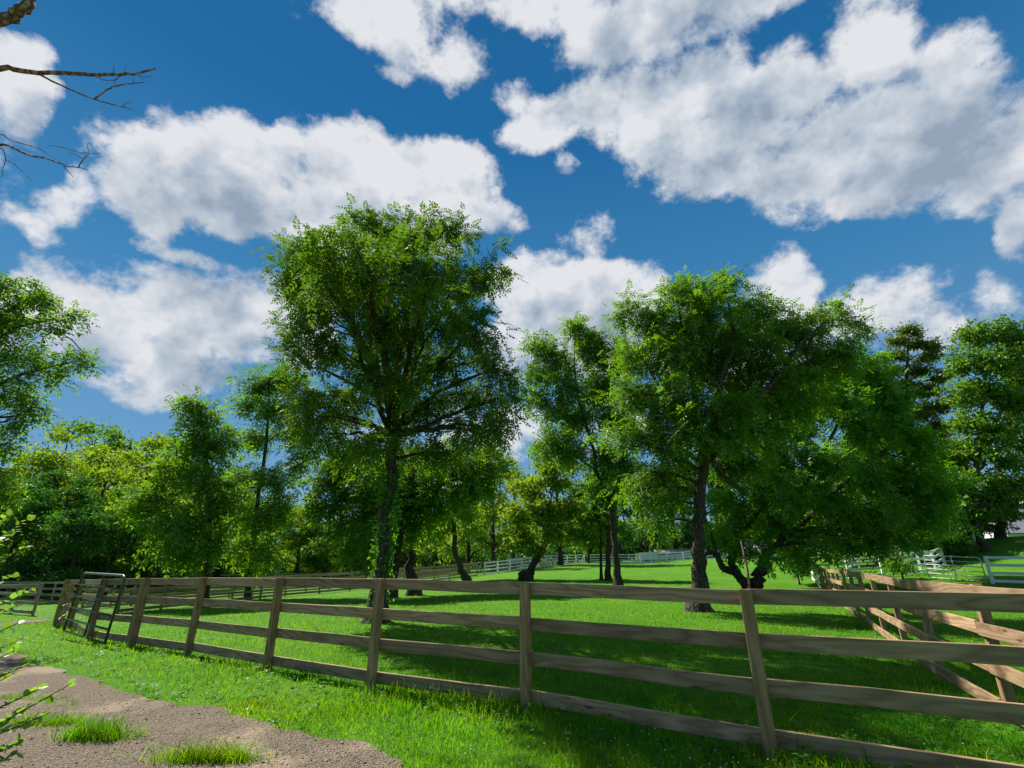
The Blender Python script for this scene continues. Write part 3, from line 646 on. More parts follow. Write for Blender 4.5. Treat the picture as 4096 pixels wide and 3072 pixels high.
a_ = np.array([11.75, 83.3]); b_ = np.array([12.5, 83.55])
tube_gate('metal_gate', 'narrow black gate in the far white fence on the rise', (*a_, g1(*a_) + .06), (*b_, g1(*b_) + .06), (0, 0, 1.3), M['gate_green'], 4, 1, rad=.035)
a_ = np.array([23.8, 33.55]); b_ = np.array([24.9, 33.35])
tube_gate('metal_gate', 'dark narrow gate half hidden by leaves beside the pen fence', (*a_, g1(*a_) + .06), (*b_, g1(*b_) + .06), (0, 0, 1.2), M['gate_green'], 3, 0, rad=.022)

# yellow hose looped along the far white fence
def sag(a, b, za, d, n=7):
    t = np.linspace(0, 1, n)[:, None]; P = (1 - t) * np.asarray(a) + t * np.asarray(b); z = za + d * (4 * (t[:, 0] - .5) ** 2 - 1); return np.concatenate([P, z[:, None]], 1)
hp = WB[4:]
for_h = []
for a, b in zip(hp[:-1], hp[1:]):
    n_ = np.array([b[1] - a[1], a[0] - b[0]]); n_ = n_ / np.linalg.norm(n_) * .12
    for_h.append(sag(a + n_, b + n_, (g1(*a) + g1(*b)) / 2 + .62, .42))
base = np.array([*hp[0], g1(*hp[0])])
tag(MB().tube(np.concatenate(for_h) - base, .035, 5).build('hose', M['rope'], loc=base, smooth=True), 'yellow hose hung in loops along the far white fence', 'hose')

# ------------------------------------------------------------------ buildings
def local(root):
    return root
def gable_house(name, label, cat, p, rz, w, d, hw, hr, wall_m, roof_m, windows=(), door=None, over=0.3, siding=0):
    root = thing(name, label, cat, (p[0], p[1], p[2]), rz)
    if siding:
        k = int(hw / siding); 
        for i in range(k):
            z0, z1 = i * siding, (i + 1) * siding - 0.012
            MB().box((-w / 2 - .01 * 0, -d / 2, z0), (w / 2, d / 2, z1)).build('siding_board', wall_m, root)
        MB().box((-w / 2 + .02, -d / 2 + .02, 0), (w / 2 - .02, d / 2 - .02, hw)).build('wall', wall_m, root)
    else: MB().box((-w / 2, -d / 2, -1.5), (w / 2, d / 2, hw)).build('wall', wall_m, root)
    # ridge along x, gables at the ends
    MB().add([(-w / 2, -d / 2, hw), (-w / 2, d / 2, hw), (-w / 2, 0, hr - .05), (w / 2, -d / 2, hw), (w / 2, d / 2, hw), (w / 2, 0, hr - .05)], [(0, 2, 1, 1), (3, 4, 5, 5)]) if False else None
    g = MB(); g.add([(-w / 2, -d / 2, hw), (-w / 2, d / 2, hw), (-w / 2, 0, hr - .06), (w / 2, -d / 2, hw), (w / 2, d / 2, hw), (w / 2, 0, hr - .06)], [(0, 2, 1, 1), (3, 4, 5, 5), (0, 1, 4, 3)]); g.build('gable', wall_m, root)
    th = .14; sl = (hr - hw) / (d / 2); r = MB(); e = d / 2 + over; zz = hw - over * sl; L = w / 2 + over
    for s in (-1, 1):
        r.add([(-L, s * e, zz), (L, s * e, zz), (L, 0, hr), (-L, 0, hr), (-L, s * e, zz + th), (L, s * e, zz + th), (L, 0, hr + th), (-L, 0, hr + th)],
              [(0, 1, 2, 3), (4, 5, 6, 7), (0, 1, 5, 4), (1, 2, 6, 5), (2, 3, 7, 6), (3, 0, 4, 7)])
    roof = r.build('roof', roof_m, root)
    f = MB()
    for s in (-1, 1):
        for x in (-L, L):
            x0, x1 = (x - .03, x + .0) if x < 0 else (x, x + .03)
            f.add([(x0, s * (e + .01), zz - .06), (x1, s * (e + .01), zz - .06), (x1, 0, hr - .06), (x0, 0, hr - .06), (x0, s * (e + .01), zz + th + .01), (x1, s * (e + .01), zz + th + .01), (x1, 0, hr + th + .01), (x0, 0, hr + th + .01)],
                  [(0, 1, 2, 3), (4, 5, 6, 7), (0, 1, 5, 4), (1, 2, 6, 5), (2, 3, 7, 6), (3, 0, 4, 7)])
    fb = f.build('fascia', M['trim'], roof)
    for (x, z0, ww, hh) in windows:
        wd = MB().box((x - ww / 2, -d / 2 - .05, z0), (x + ww / 2, -d / 2 - .012, z0 + hh)).build('window', M['glass'], root)
        fr = MB().box((x - ww / 2 - .12, -d / 2 - .07, z0 - .1), (x - ww / 2 - .002, -d / 2 - .004, z0 + hh + .1)).box((x + ww / 2 + .002, -d / 2 - .07, z0 - .1), (x + ww / 2 + .12, -d / 2 - .004, z0 + hh + .1)).box((x - ww / 2 - .0, -d / 2 - .068, z0 + hh + .002), (x + ww / 2, -d / 2 - .004, z0 + hh + .11)).box((x - ww / 2, -d / 2 - .068, z0 - .11), (x + ww / 2, -d / 2 - .004, z0 - .002))
        fr.build('frame', M['trim'], wd)
    if door:
        x, ww, hh = door; dr = MB().box((x - ww / 2, -d / 2 - .05, 0), (x + ww / 2, -d / 2 - .012, hh)).build('door', M['trim'], root)
        MB().box((x + ww * .32, -d / 2 - .09, hh * .45), (x + ww * .36, -d / 2 - .052, hh * .5)).build('handle', M['dark'], dr)
    return root
def ground_at(x, y, Y):
    p = at(x, y, Y); return np.array([p[0], p[1], g1(p[0], p[1])])
c = ground_at(4085, 2165, 60.0); zc = at(4050, 2135, 60)[2]
gable_house('garage', 'white clapboard garage with grey shingle roof at the right edge', 'garage', (c[0] + 1.0, c[1], zc - 2.55), R(-14), 7.6, 6.4, 2.6, 5.3, M['white_wall'], M['shingle'], windows=((-1.9, 1.1, .75, 1.2), (1.2, 1.1, .75, 1.2)), siding=.2)
p = at(4190, 2080, 74)
gable_house('house', 'white house gable peeping over the garage roof at the right edge', 'house', (p[0] + 1.5, p[1] + 2, p[2] - 5.2), R(80), 8, 6.5, 5.2, 8.4, M['white_wall'], M['shingle'], windows=((0, 3.2, .9, 1.4),))
p = at(2365, 2222, 112)
gable_house('shed', 'small white shed with pale roof above the narrow black gate', 'shed', (p[0], p[1], p[2] - 1.7), R(4), 3.4, 2.6, 1.9, 2.6, M['white_wall'], M['grey_metal'], windows=((-.9, .9, .35, .4),))
p = at(2590, 2245, 92)
r_ = thing('trailer', 'plain white box trailer behind the far white fence', 'trailer', (p[0], p[1], p[2] - .35), R(6))
MB().prism([(-1.75, .45), (1.75, .45), (1.75, 2.0), (-1.75, 1.72)], -1.1, 1.1).build('body', M['white_wall'], r_)
for x in (-.5, .5):
    MB().tube([(x, -1.1, .32), (x, -.9, .32)], .32, 12).build('wheel', M['dark'], r_, smooth=False)
p = at(2700, 2236, 97)
gable_house('long_shed', 'long low white shed with dark openings behind the far lawn', 'shed', (p[0] + 1, p[1], p[2] - .9), R(-3), 8.6, 4, 1.75, 2.5, M['white_wall'], M['grey_metal'], windows=((-2.6, .4, .5, .8), (-1.5, .4, .3, .9), (.8, .5, .7, .6), (2.6, .4, .5, .8)))
p = at(3210, 2215, 82)
gable_house('barn', 'long grey barn behind the right-hand trees and white rails', 'barn', (p[0], p[1], p[2] - 1.3), R(-30), 19, 7, 1.7, 3.6, M['grey_metal'], M['grey_metal'], windows=((-6, .4, 1, .8), (-1, .4, 1, .8), (4, .4, 1, .8)))
# cart with orange ends behind the white fence
p = ground_at(2056, 2292, 66.5)
r_ = thing('feed_cart', 'beige feed cart with bright orange end frames behind the white fence', 'cart', tuple(p), R(10))
MB().box((-.85, -.4, .85), (.75, .4, 1.42)).build('tray', M['beige'], r_)
for x in (-.45, .42):
    for k in (-.14, 0, .14): MB().tube([(x + k * .6, -.42, .86), (x + k, -.45, .1)], (.05, .045), 6).build('leg', M['orange'], r_)
    MB().box((x - .25, -.36, 0.02), (x + .25, .36, .1)).build('foot', M['orange'], r_)
# yellow marker in the wood
p = at(1238, 2268, 86)
r_ = thing('marker_sign', 'small yellow marker board at the dark edge of the wood', 'sign', (p[0], p[1], g1(p[0], p[1])))
zb = p[2] - g1(p[0], p[1])
MB().box((-.05, -.05, -.3), (.05, .05, zb + .1)).build('post', M['timber_old'], r_)
MB().box((-.26, -.08, zb + .1), (.26, -.052, zb + .8)).build('plate', M['yellow'], r_)

# ------------------------------------------------------------------ trees
def nrmz(v): return v / np.maximum(np.linalg.norm(v, axis=-1, keepdims=True), 1e-9)
UP = np.array([0, 0, 1.0])
def pinnate(o, d, L, pairs, gen, lw=0.46, ll=0.32, droop=0.30):
    n = len(o); side = nrmz(np.cross(d, UP[None] + gen.normal(0, .35, (n, 3)))); nr = np.cross(side, d)
    ts = np.linspace(.22, .92, pairs); Vs = []
    def leaflet(t, dirv, f):
        l = (L * ll * f)[:, None]; b = o + d * (L * t)[:, None] - UP[None] * (L * droop * t * t)[:, None]
        w = nrmz(np.cross(dirv, nr)) * l * lw * .5
        tip = b + dirv * l - UP[None] * l * .12
        mid = b + dirv * l * .5
        return np.stack([b, mid + w, tip, mid - w], 1)
    for t in ts:
        f = (1 - .25 * abs(t - .5) * 2) * gen.uniform(.85, 1.15, n)
        for s in (-1, 1):
            dv = nrmz(side * s * .85 + d * .45 - UP[None] * .18 + gen.normal(0, .12, (n, 3))); Vs.append(leaflet(t, dv, f))
    Vs.append(leaflet(.97, nrmz(d - UP[None] * .3), np.ones(n)))
    return np.stack(Vs, 1).reshape(-1, 3)
def simple_leaves(o, d, L, gen, w=0.55):
    n = len(o); s = nrmz(np.cross(d, nrmz(gen.normal(0, 1, (n, 3))))); l = L[:, None]
    return np.stack([o, o + d * l * .5 + s * l * w * .5, o + d * l, o + d * l * .5 - s * l * w * .5], 1).reshape(-1, 3)
def bez(a, c, b, n):
    t = np.linspace(0, 1, n)[:, None]; return (1 - t) ** 2 * a + 2 * t * (1 - t) * c + t * t * b

def LB(x, y, rx, ry, Y, dY=0.0, rd=None):      # crown lobe: photo position in 2212-px units, at forward distance Y + dY
    p = at(x * K, y * K, Y + dY); m = depth_of(p) / FPX * K
    return (p, np.array([rx * m, (rd or (rx + ry) / 2) * m, ry * m]))
def PX(x, y, Y): return at(x * K, y * K, Y)

def grow(name, label, cat, trunks, lobes, seed, leaf='pinnate', lm='ash', bm='bark', nclus=7.0, nleaf=16, L=.42, pairs=5, spread=.30, group=None, twig=True, flare=1.5, lwid=.55, attach=None, ll=.30, sides=9, shell=2.4, limb_r=.24, amin=0.0, lsc=1.0):
    """trunks: list of (points, radii); first point of the first trunk is the base on the ground"""
    gen = np.random.default_rng(seed); base = np.array(trunks[0][0][0], float)
    root = thing(name, label, cat, tuple(base), group=group)
    tb = MB(); TP = []; TR = []
    for P, r in trunks:
        P = np.asarray(P, float) - base; r = np.asarray(r, float)
        t = np.linspace(0, 1, len(P)); n = max(8, len(P) * 4); tt = np.linspace(0, 1, n)
        Q = np.stack([np.interp(tt, t, P[:, k]) for k in range(3)], -1); rr = np.interp(tt, t, r)
        for _ in range(2): Q[1:-1] = (Q[:-2] + 2 * Q[1:-1] + Q[2:]) / 4
        Q[1:-1] += gen.normal(0, .25, (n - 2, 3)) * rr[1:-1, None] * [1, 1, .1]
        if P is not None and abs(P[0]).sum() < 1e-6:
            hgt = Q[:, 2] - Q[0, 2]; rr = rr * (1 + (flare - 1) * np.exp(-np.maximum(hgt, 0) / (r[0] * 2.2)))
            Q = np.concatenate([Q[:1] - [0, 0, .35], Q]); rr = np.concatenate([rr[:1] * 1.15, rr])
        tb.tube(Q, rr, sides); TP.append(Q); TR.append(rr)
    AP = np.concatenate(TP); AR = np.concatenate(TR)
    leaves_o, leaves_d = [], []
    z0 = AP[:, 2].min(); 
    for (c, rad) in lobes:
        c = c - base; rad = rad * lsc; hd = np.linalg.norm(AP[:, :2] - c[:2], axis=1); want = c[2] - .55 * hd
        cost = np.abs(AP[:, 2] - want) + .35 * hd + np.where(AP[:, 2] > c[2] + .3, 3, 0) + np.where(AP[:, 2] < min(amin, c[2] - .3), 8, 0)
        i = int(np.argmin(cost)); p0 = AP[i]; dist = np.linalg.norm(c - p0)
        if dist > .4:
            ctrl = p0 + (c - p0) * .45 + np.array([0, 0, dist * gen.uniform(.02, .2)]) + gen.normal(0, .06 * dist, 3)
            limb = bez(p0, ctrl, c, 9); limb[1:-1] += gen.normal(0, .018 * dist, (7, 3))
            r0 = max(.02, min(AR[i] * .6, limb_r * AR[0] * (dist / 6) ** .5)); tb.tube(limb, np.linspace(r0, max(.010, r0 * .3), 9), 6)
        else: limb = np.stack([p0, (p0 + c) / 2, c]); r0 = .02
        area = (rad[0] * rad[1] + rad[1] * rad[2] + rad[0] * rad[2]) / 3 * 12.57
        k = max(5, int(area * nclus / 4))
        u = nrmz(gen.normal(0, 1, (k, 3))); rr = gen.random(k) ** (1 / shell)
        cl = c + u * rr[:, None] * rad * gen.uniform(.85, 1.12, (k, 1))
        keep = cl[:, 2] + base[2] > base[2] + .5; cl = cl[keep]; u = u[keep]
        for j in range(len(cl)):
            m = max(3, int(gen.poisson(nleaf)))
            tip = cl[j]; st = limb[int(gen.integers(len(limb) // 2, len(limb)))]
            outv = nrmz(u[j] + gen.normal(0, .35, 3)); ax = nrmz(.5 * outv + .5 * nrmz(tip - st + 1e-6)) 
            tt = gen.random(m) * 1.0
            o = tip + ax * ((tt - .6) * spread * 2.2)[:, None] + gen.normal(0, spread * .5, (m, 3)) * [1.25, 1.25, .55]
            leaves_o.append(o); leaves_d.append(nrmz(outv[None] * .55 + gen.normal(0, .62, (m, 3)) - UP[None] * .22))
            if twig and gen.random() < .8:
                md = (st + tip) / 2 + gen.normal(0, .08, 3) + [0, 0, .08]; tb.tube(bez(st, md, tip + ax * spread * .6, 5), np.linspace(max(.008, r0 * .22), .004, 5), 4, cap=False)
    o = np.concatenate(leaves_o); d = np.concatenate(leaves_d); n = len(o)
    if leaf == 'pinnate': V = pinnate(o, d, L * gen.uniform(.7, 1.2, n), pairs, gen, ll=ll)
    else: V = simple_leaves(o, d, L * gen.uniform(.65, 1.3, n), gen, lwid)
    tb.build('trunk', M[bm], root, smooth=True)
    obj('crown', mesh_np('crown', V, np.arange(len(V)).reshape(-1, 4)), M[lm], root)
    return root, n
GH = lambda x, y: hit(x, y)
tri = 0
# --- tallest ash in the middle
b = GH(1505, 2490); Y = b[1]
T = [([b, PX(825, 1230, Y), PX(838, 1100, Y), PX(848, 960, Y), PX(852, 860, Y)], (.24, .20, .19, .175, .16)),
     ([PX(852, 860, Y), PX(862, 790, Y), PX(880, 700, Y + .3), PX(872, 600, Y + .4), PX(870, 520, Y)], (.14, .12, .085, .05, .025)),
     ([PX(850, 880, Y), PX(805, 780, Y - .3), PX(775, 720, Y - .6), PX(740, 640, Y - .8), PX(720, 560, Y - 1)], (.11, .09, .07, .045, .02)),
     ([PX(853, 850, Y), PX(905, 760, Y), PX(950, 690, Y), PX(985, 600, Y + .3), PX(985, 510, Y)], (.11, .085, .065, .04, .02))]
lob = [LB(x, y, rx, ry, Y, d) for x, y, rx, ry, d in [(800, 505, 50, 58, 0), (640, 560, 55, 52, .5), (705, 545, 45, 60, -1), (870, 500, 60, 45, .5), (985, 485, 38, 48, 0), (930, 480, 40, 30, .5), (1050, 575, 42, 48, 0),
    (650, 680, 48, 42, 0), (620, 600, 38, 30, 0), (770, 625, 80, 65, -1.5), (900, 600, 85, 65, -1), (1000, 640, 70, 55, .8), (700, 740, 70, 55, -1), (840, 740, 90, 60, 1.5), (960, 770, 75, 55, -.8), (1050, 770, 40, 45, .3), (660, 850, 48, 55, .5), (1075, 860, 42, 55, 0),
    (1020, 920, 65, 48, -1), (755, 860, 60, 50, 1), (705, 945, 50, 42, 0), (930, 880, 65, 50, 1), (870, 975, 60, 42, 1.8), (1070, 930, 38, 38, 0), (770, 985, 50, 40, .8), (960, 985, 55, 35, .6), (1030, 700, 55, 48, -2.2), (930, 690, 70, 55, -3.2), (820, 690, 70, 55, -3.4), (740, 620, 60, 50, -3.2), (860, 560, 70, 50, -3.6), (950, 560, 55, 45, -3.0), (690, 660, 48, 42, -2.0), (800, 810, 60, 45, -2.6), (900, 830, 60, 45, -2.4), (640, 770, 40, 40, .3), (820, 930, 60, 40, -1.0), (690, 900, 45, 45, -1.2), (1080, 800, 35, 42, -.5), (1000, 850, 55, 45, .5), (620, 640, 34, 30, .8), (700, 530, 46, 40, -5.2), (770, 540, 50, 42, -5.4), (850, 580, 50, 42, -5.2), (780, 610, 46, 38, -5.0), (700, 600, 40, 36, -5.2), (920, 630, 46, 38, -4.8)]]  # lobes nearest the camera are added so the crown shades the front verge
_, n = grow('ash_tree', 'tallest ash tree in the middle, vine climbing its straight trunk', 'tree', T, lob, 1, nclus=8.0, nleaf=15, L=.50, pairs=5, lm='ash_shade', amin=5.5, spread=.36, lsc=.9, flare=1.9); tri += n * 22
# vine on its trunk
gen = np.random.default_rng(21); k = 1500; zt = gen.random(k) ** .8; ang = gen.uniform(0, 6.28, k)
pp = np.array([b, PX(825, 1230, Y), PX(838, 1100, Y), PX(845, 1010, Y)]); tt = np.linspace(0, 1, 4)
C = np.stack([np.interp(zt, tt, pp[:, i]) for i in range(3)], -1); rad = .19 + .10 * gen.random(k) ** 2 + .16 * (gen.random(k) < .2)
o = C + np.stack([np.cos(ang) * rad, np.sin(ang) * rad, gen.normal(0, .05, k)], -1); d = nrmz(np.stack([np.cos(ang), np.sin(ang), -.8 * np.ones(k)], -1) + gen.normal(0, .4, (k, 3)))
tag(obj('vine', mesh_np('vine', simple_leaves(o - b, d, gen.uniform(.06, .13, k), gen, .75), np.arange(4 * k).reshape(-1, 4)), M['ivy'], loc=tuple(b)), 'leafy green vine climbing the trunk of the tallest ash', 'vine')
# --- two trunks behind it
b = GH(1571, 2392); Y = b[1]
T = [([b, PX(858, 1200, Y), PX(872, 1120, Y), PX(890, 1040, Y), PX(900, 960, Y)], (.22, .20, .18, .15, .10))]
lob = [LB(x, y, rx, ry, Y, d) for x, y, rx, ry, d in [(760, 1030, 50, 42, 1), (720, 1075, 48, 34, 0), (800, 1090, 45, 40, -1), (840, 1020, 55, 42, 1), (740, 1130, 36, 26, 1), (775, 1165, 30, 26, 0), (790, 1030, 45, 40, -2), (750, 990, 40, 34, 0), (700, 1030, 34, 26, 0), (800, 1140, 30, 30, -2), (830, 1080, 40, 36, -2), (780, 1200, 22, 18, -1)]]
grow('walnut_tree', 'slanting dark trunk just right of the tallest ash, drooping leaves at left', 'tree', T, lob, 2, nclus=6.5, nleaf=15, L=.62, pairs=3, lm='ash', ll=.40, spread=.46)
b = GH(1656, 2382); Y = b[1]
T = [([b, PX(884, 1190, Y), PX(880, 1120, Y), PX(884, 1040, Y), PX(890, 950, Y)], (.30, .26, .23, .19, .12))]
lob = [LB(x, y, rx, ry, Y, d) for x, y, rx, ry, d in [(940, 1010, 55, 40, 1), (1010, 985, 55, 40, 0), (1060, 990, 40, 32, 0), (900, 1075, 50, 42, -1), (965, 1070, 46, 36, 0), (890, 1130, 38, 28, -1.5), (1010, 1050, 42, 30, 0), (930, 1060, 46, 40, -2), (990, 1010, 46, 36, -1.5), (1050, 1030, 34, 26, 0), (920, 1120, 34, 24, 0), (870, 1040, 44, 38, -2)]]
grow('walnut_tree', 'stout straight trunk with spreading roots, second right of the tallest ash', 'tree', T, lob, 3, nclus=6.0, nleaf=15, L=.62, pairs=3, lm='ash', ll=.40, flare=1.8, spread=.46)
# --- left pair
b = GH(990, 2398); Y = b[1]
T = [([b, PX(542, 1200, Y), PX(556, 1080, Y), PX(575, 960, Y), PX(583, 860, Y), PX(580, 820, Y)], (.19, .17, .145, .11, .07, .03))]
lob = [LB(x, y, rx, ry, Y, d) for x, y, rx, ry, d in [(555, 830, 42, 30, 0), (605, 815, 34, 24, .5), (640, 830, 26, 26, 0), (530, 870, 28, 30, 0), (600, 880, 48, 34, -.6), (640, 930, 42, 34, 0), (560, 940, 34, 34, 1), (650, 1000, 38, 26, 0), (600, 1030, 42, 30, -1), (535, 1030, 40, 34, 0), (560, 1110, 50, 36, -1), (610, 1110, 36, 34, 0), (520, 1170, 40, 26, 0), (570, 1190, 34, 26, -1), (550, 1215, 26, 18, 0)]]
grow('ash_tree', 'slender ash left of the tallest one, sky showing round its thin trunk', 'tree', T, lob, 4, nclus=6.0, nleaf=15, L=.62, pairs=3, lm='ash', ll=.40, spread=.46, amin=3.0, lsc=0.92)
Y = 28.0; p = at(830, 2380, Y); b = np.array([p[0], p[1], g1(p[0], p[1])])
T = [([b, PX(455, 1180, Y), PX(450, 1080, Y), PX(446, 980, Y), PX(432, 880, Y)], (.18, .16, .14, .10, .05))]
lob = [LB(x, y, rx, ry, Y, d) for x, y, rx, ry, d in [(418, 868, 26, 24, 0), (450, 900, 36, 26, 0), (400, 905, 22, 22, 0), (420, 955, 38, 30, 0), (480, 960, 42, 34, 0), (380, 1010, 42, 34, 0), (330, 1070, 46, 30, 0), (440, 1030, 46, 38, -1), (295, 1100, 26, 20, 0), (350, 1130, 46, 28, 0), (420, 1125, 50, 36, -1), (485, 1070, 40, 40, 0), (400, 1185, 42, 24, 0), (470, 1165, 38, 32, -1), (350, 1185, 26, 16, 0), (420, 1210, 26, 14, 0)]]
grow('ash_tree', 'lopsided drooping ash in front of the left wood, crown nearly to the ground', 'tree', T, lob, 5, nclus=7.0, nleaf=16, L=.62, pairs=3, lm='ash', ll=.40, spread=.46, amin=2.5, lsc=0.92)
# --- forked tree right of centre
b = GH(2472, 2350); Y = b[1]
T = [([b, PX(1330, 1200, Y), PX(1322, 1100, Y), PX(1316, 1075, Y)], (.23, .21, .20, .19)),
     ([PX(1318, 1085, Y), PX(1290, 1030, Y), PX(1278, 950, Y), PX(1255, 890, Y), PX(1240, 800, Y), PX(1242, 730, Y)], (.15, .13, .11, .09, .06, .025)),
     ([PX(1318, 1085, Y), PX(1338, 1040, Y), PX(1355, 960, Y), PX(1345, 860, Y), PX(1335, 790, Y)], (.14, .12, .09, .06, .025))]
lob = [LB(x, y, rx, ry, Y, d) for x, y, rx, ry, d in [(1243, 708, 22, 26, 0), (1165, 745, 28, 26, 0), (1205, 775, 34, 30, 0), (1280, 745, 38, 42, 0), (1335, 770, 34, 40, 0), (1160, 800, 30, 20, 0), (1225, 830, 46, 32, -.8), (1300, 830, 44, 38, 1), (1150, 860, 26, 18, 0), (1185, 885, 32, 20, 0), (1255, 900, 46, 32, .8), (1325, 900, 40, 36, 0), (1185, 960, 34, 22, 0), (1235, 970, 36, 26, 0), (1300, 985, 36, 34, 0), (1345, 1000, 34, 32, 0), (1290, 1050, 24, 22, 0)]]
grow('walnut_tree', 'tall forked tree right of centre, its trunk splitting into two dark limbs', 'tree', T, lob, 6, nclus=7.0, nleaf=15, L=.64, pairs=3, lm='ash', bm='bark_dark', ll=.40, spread=.46, amin=4.5, flare=1.8)
# thin trunks beside it
for (x, y, top, lean, lab, sd, rr) in [(2405, 2321, 1060, -4, 'thinnest trunk left of the forked tree, splitting near the ground', 7, .12), (2434, 2323, 1010, 4, 'straight middle trunk between the thin one and the forked tree', 8, .22)]:
    b = GH(x, y); Y = b[1]; X = x / K
    T = [([b, PX(X - 1, 1170, Y), PX(X + lean * .4, 1100, Y), PX(X + lean, top, Y)], (rr, rr * .8, rr * .6, rr * .25))]
    lob = [LB(X + dx, yy, rx, ry, Y, d) for dx, yy, rx, ry, d in [(-30, 1120, 34, 28, 0), (10, 1085, 36, 30, 0), (-20, 1060, 34, 26, 1), (-45, 1160, 24, 18, 0), (20, 1140, 24, 20, 0)]]
    grow('young_tree', lab, 'tree', T, lob, sd, leaf='simple', nclus=5, nleaf=42, L=.26, lm='wood_leaf', bm='bark_dark', group='trunks beside the forked tree')
# --- big tree right
b = GH(2797, 2445); Y = b[1]
T = [([b, PX(1512, 1240, Y), PX(1508, 1150, Y), PX(1512, 1050, Y), PX(1528, 970, Y), PX(1540, 910, Y)], (.27, .235, .22, .21, .20, .17)),
     ([PX(1516, 1040, Y), PX(1518, 960, Y), PX(1505, 880, Y), PX(1490, 790, Y), PX(1470, 690, Y), PX(1462, 640, Y)], (.16, .13, .10, .075, .045, .02)),
     ([PX(1540, 910, Y), PX(1556, 820, Y - .4), PX(1590, 740, Y - .6), PX(1575, 660, Y - .5), PX(1560, 600, Y - .5)], (.12, .10, .075, .045, .02)),
     ([PX(1520, 985, Y), PX(1570, 950, Y - .3), PX(1620, 890, Y - .8), PX(1690, 800, Y - 1), PX(1740, 730, Y - 1), PX(1790, 690, Y - 1)], (.16, .13, .10, .08, .05, .02)),
     ([PX(1520, 960, Y), PX(1470, 900, Y + .3), PX(1420, 830, Y + .4), PX(1375, 750, Y + .5)], (.09, .075, .055, .02)),
     ([PX(1536, 992, Y), PX(1556, 1022, Y + .5), PX(1580, 1045, Y + 1), PX(1612, 1068, Y + 1.6)], (.13, .12, .11, .09))]
lob = [LB(x, y, rx, ry, Y, d) for x, y, rx, ry, d in [(1560, 605, 30, 30, 0), (1470, 630, 44, 34, 0), (1410, 680, 42, 34, 0), (1350, 680, 34, 30, .5), (1520, 680, 62, 44, -.6), (1620, 665, 48, 34, .5), (1440, 760, 58, 44, -.6), (1365, 770, 42, 40, .6), (1540, 770, 64, 48, .6), (1640, 745, 56, 44, -.6),
    (1340, 850, 36, 32, 0), (1400, 850, 46, 38, .8), (1470, 860, 52, 42, -.8), (1335, 935, 34, 28, 0), (1400, 940, 48, 36, 0), (1455, 960, 44, 38, -.8), (1410, 1020, 44, 34, 0), (1375, 1060, 30, 24, 0), (1435, 1085, 34, 28, -.4), (1420, 1130, 26, 20, 0), (1590, 850, 60, 44, .6), (1560, 930, 46, 30, 1.0),
    (1720, 720, 50, 38, 0), (1790, 685, 36, 28, 0), (1850, 700, 30, 26, 0), (1700, 820, 60, 44, -.5), (1790, 770, 50, 38, 0), (1640, 930, 52, 36, .5), (1490, 720, 56, 44, 1), (1590, 720, 56, 44, 1), (1680, 700, 46, 32, .8), (1500, 800, 54, 42, 1.2), (1610, 800, 56, 42, 1.4), (1740, 790, 52, 40, 1), (1520, 640, 40, 30, .5), (1430, 720, 44, 36, .8), (1650, 860, 56, 40, 1.4), (1740, 870, 54, 40, .8), (1830, 760, 40, 30, 0), (1440, 900, 44, 36, 1), (1500, 930, 46, 38, -1.2), (1545, 985, 42, 32, 1.6), (1475, 1010, 40, 34, 1.4), (1580, 1000, 44, 32, 1.8), (1590, 940, 50, 36, -1.0), (1540, 880, 50, 36, -1.4), (1450, 1060, 34, 30, 1), (1620, 1000, 40, 30, 1), (1600, 880, 50, 36, -1.6)]]
grow('ash_tree', 'broad ash right of centre with a thick dark trunk close to the front fence', 'tree', T, lob, 9, nclus=10, nleaf=17, L=.44, pairs=4, lm='ash', ll=.33, spread=.36, amin=4.0, lsc=1.06, flare=1.9)
# --- leaning many-stemmed tree at right
b = GH(2995, 2378); Y = b[1]
def Rg(x, y): return (2300 + x / 2.212) / K, (2100 + y / 2.212) / K
def ST(L): return [PX(*Rg(x, y), Y) for x, y in L]
T = [([b] + ST([(1500, 500), (1420, 420), (1300, 385), (1260, 290), (1235, 200), (1200, 60)]), (.26, .24, .20, .17, .15, .13, .08)),
     (ST([(1440, 430), (1385, 330), (1400, 260), (1450, 180), (1480, 60)]), (.20, .20, .18, .15, .10)),
     ([b + [.55, .3, 0]] + ST([(1610, 520), (1650, 380), (1700, 260), (1800, 170), (1900, 80)]), (.36, .33, .29, .25, .19, .13)),
     (ST([(1250, 270), (1180, 230), (1140, 290)]), (.12, .13, .05)),
     (ST([(1900, 80)]) + [PX(1850, 1020, Y), PX(1930, 960, Y), PX(1980, 900, Y)], (.15, .12, .09, .04)),
     (ST([(1800, 170)]) + [PX(1740, 1040, Y), PX(1800, 940, Y), PX(1840, 840, Y)], (.16, .13, .09, .04)),
     (ST([(1480, 60)]) + [PX(1680, 1060, Y), PX(1690, 1000, Y), PX(1720, 930, Y)], (.12, .10, .08, .04))]
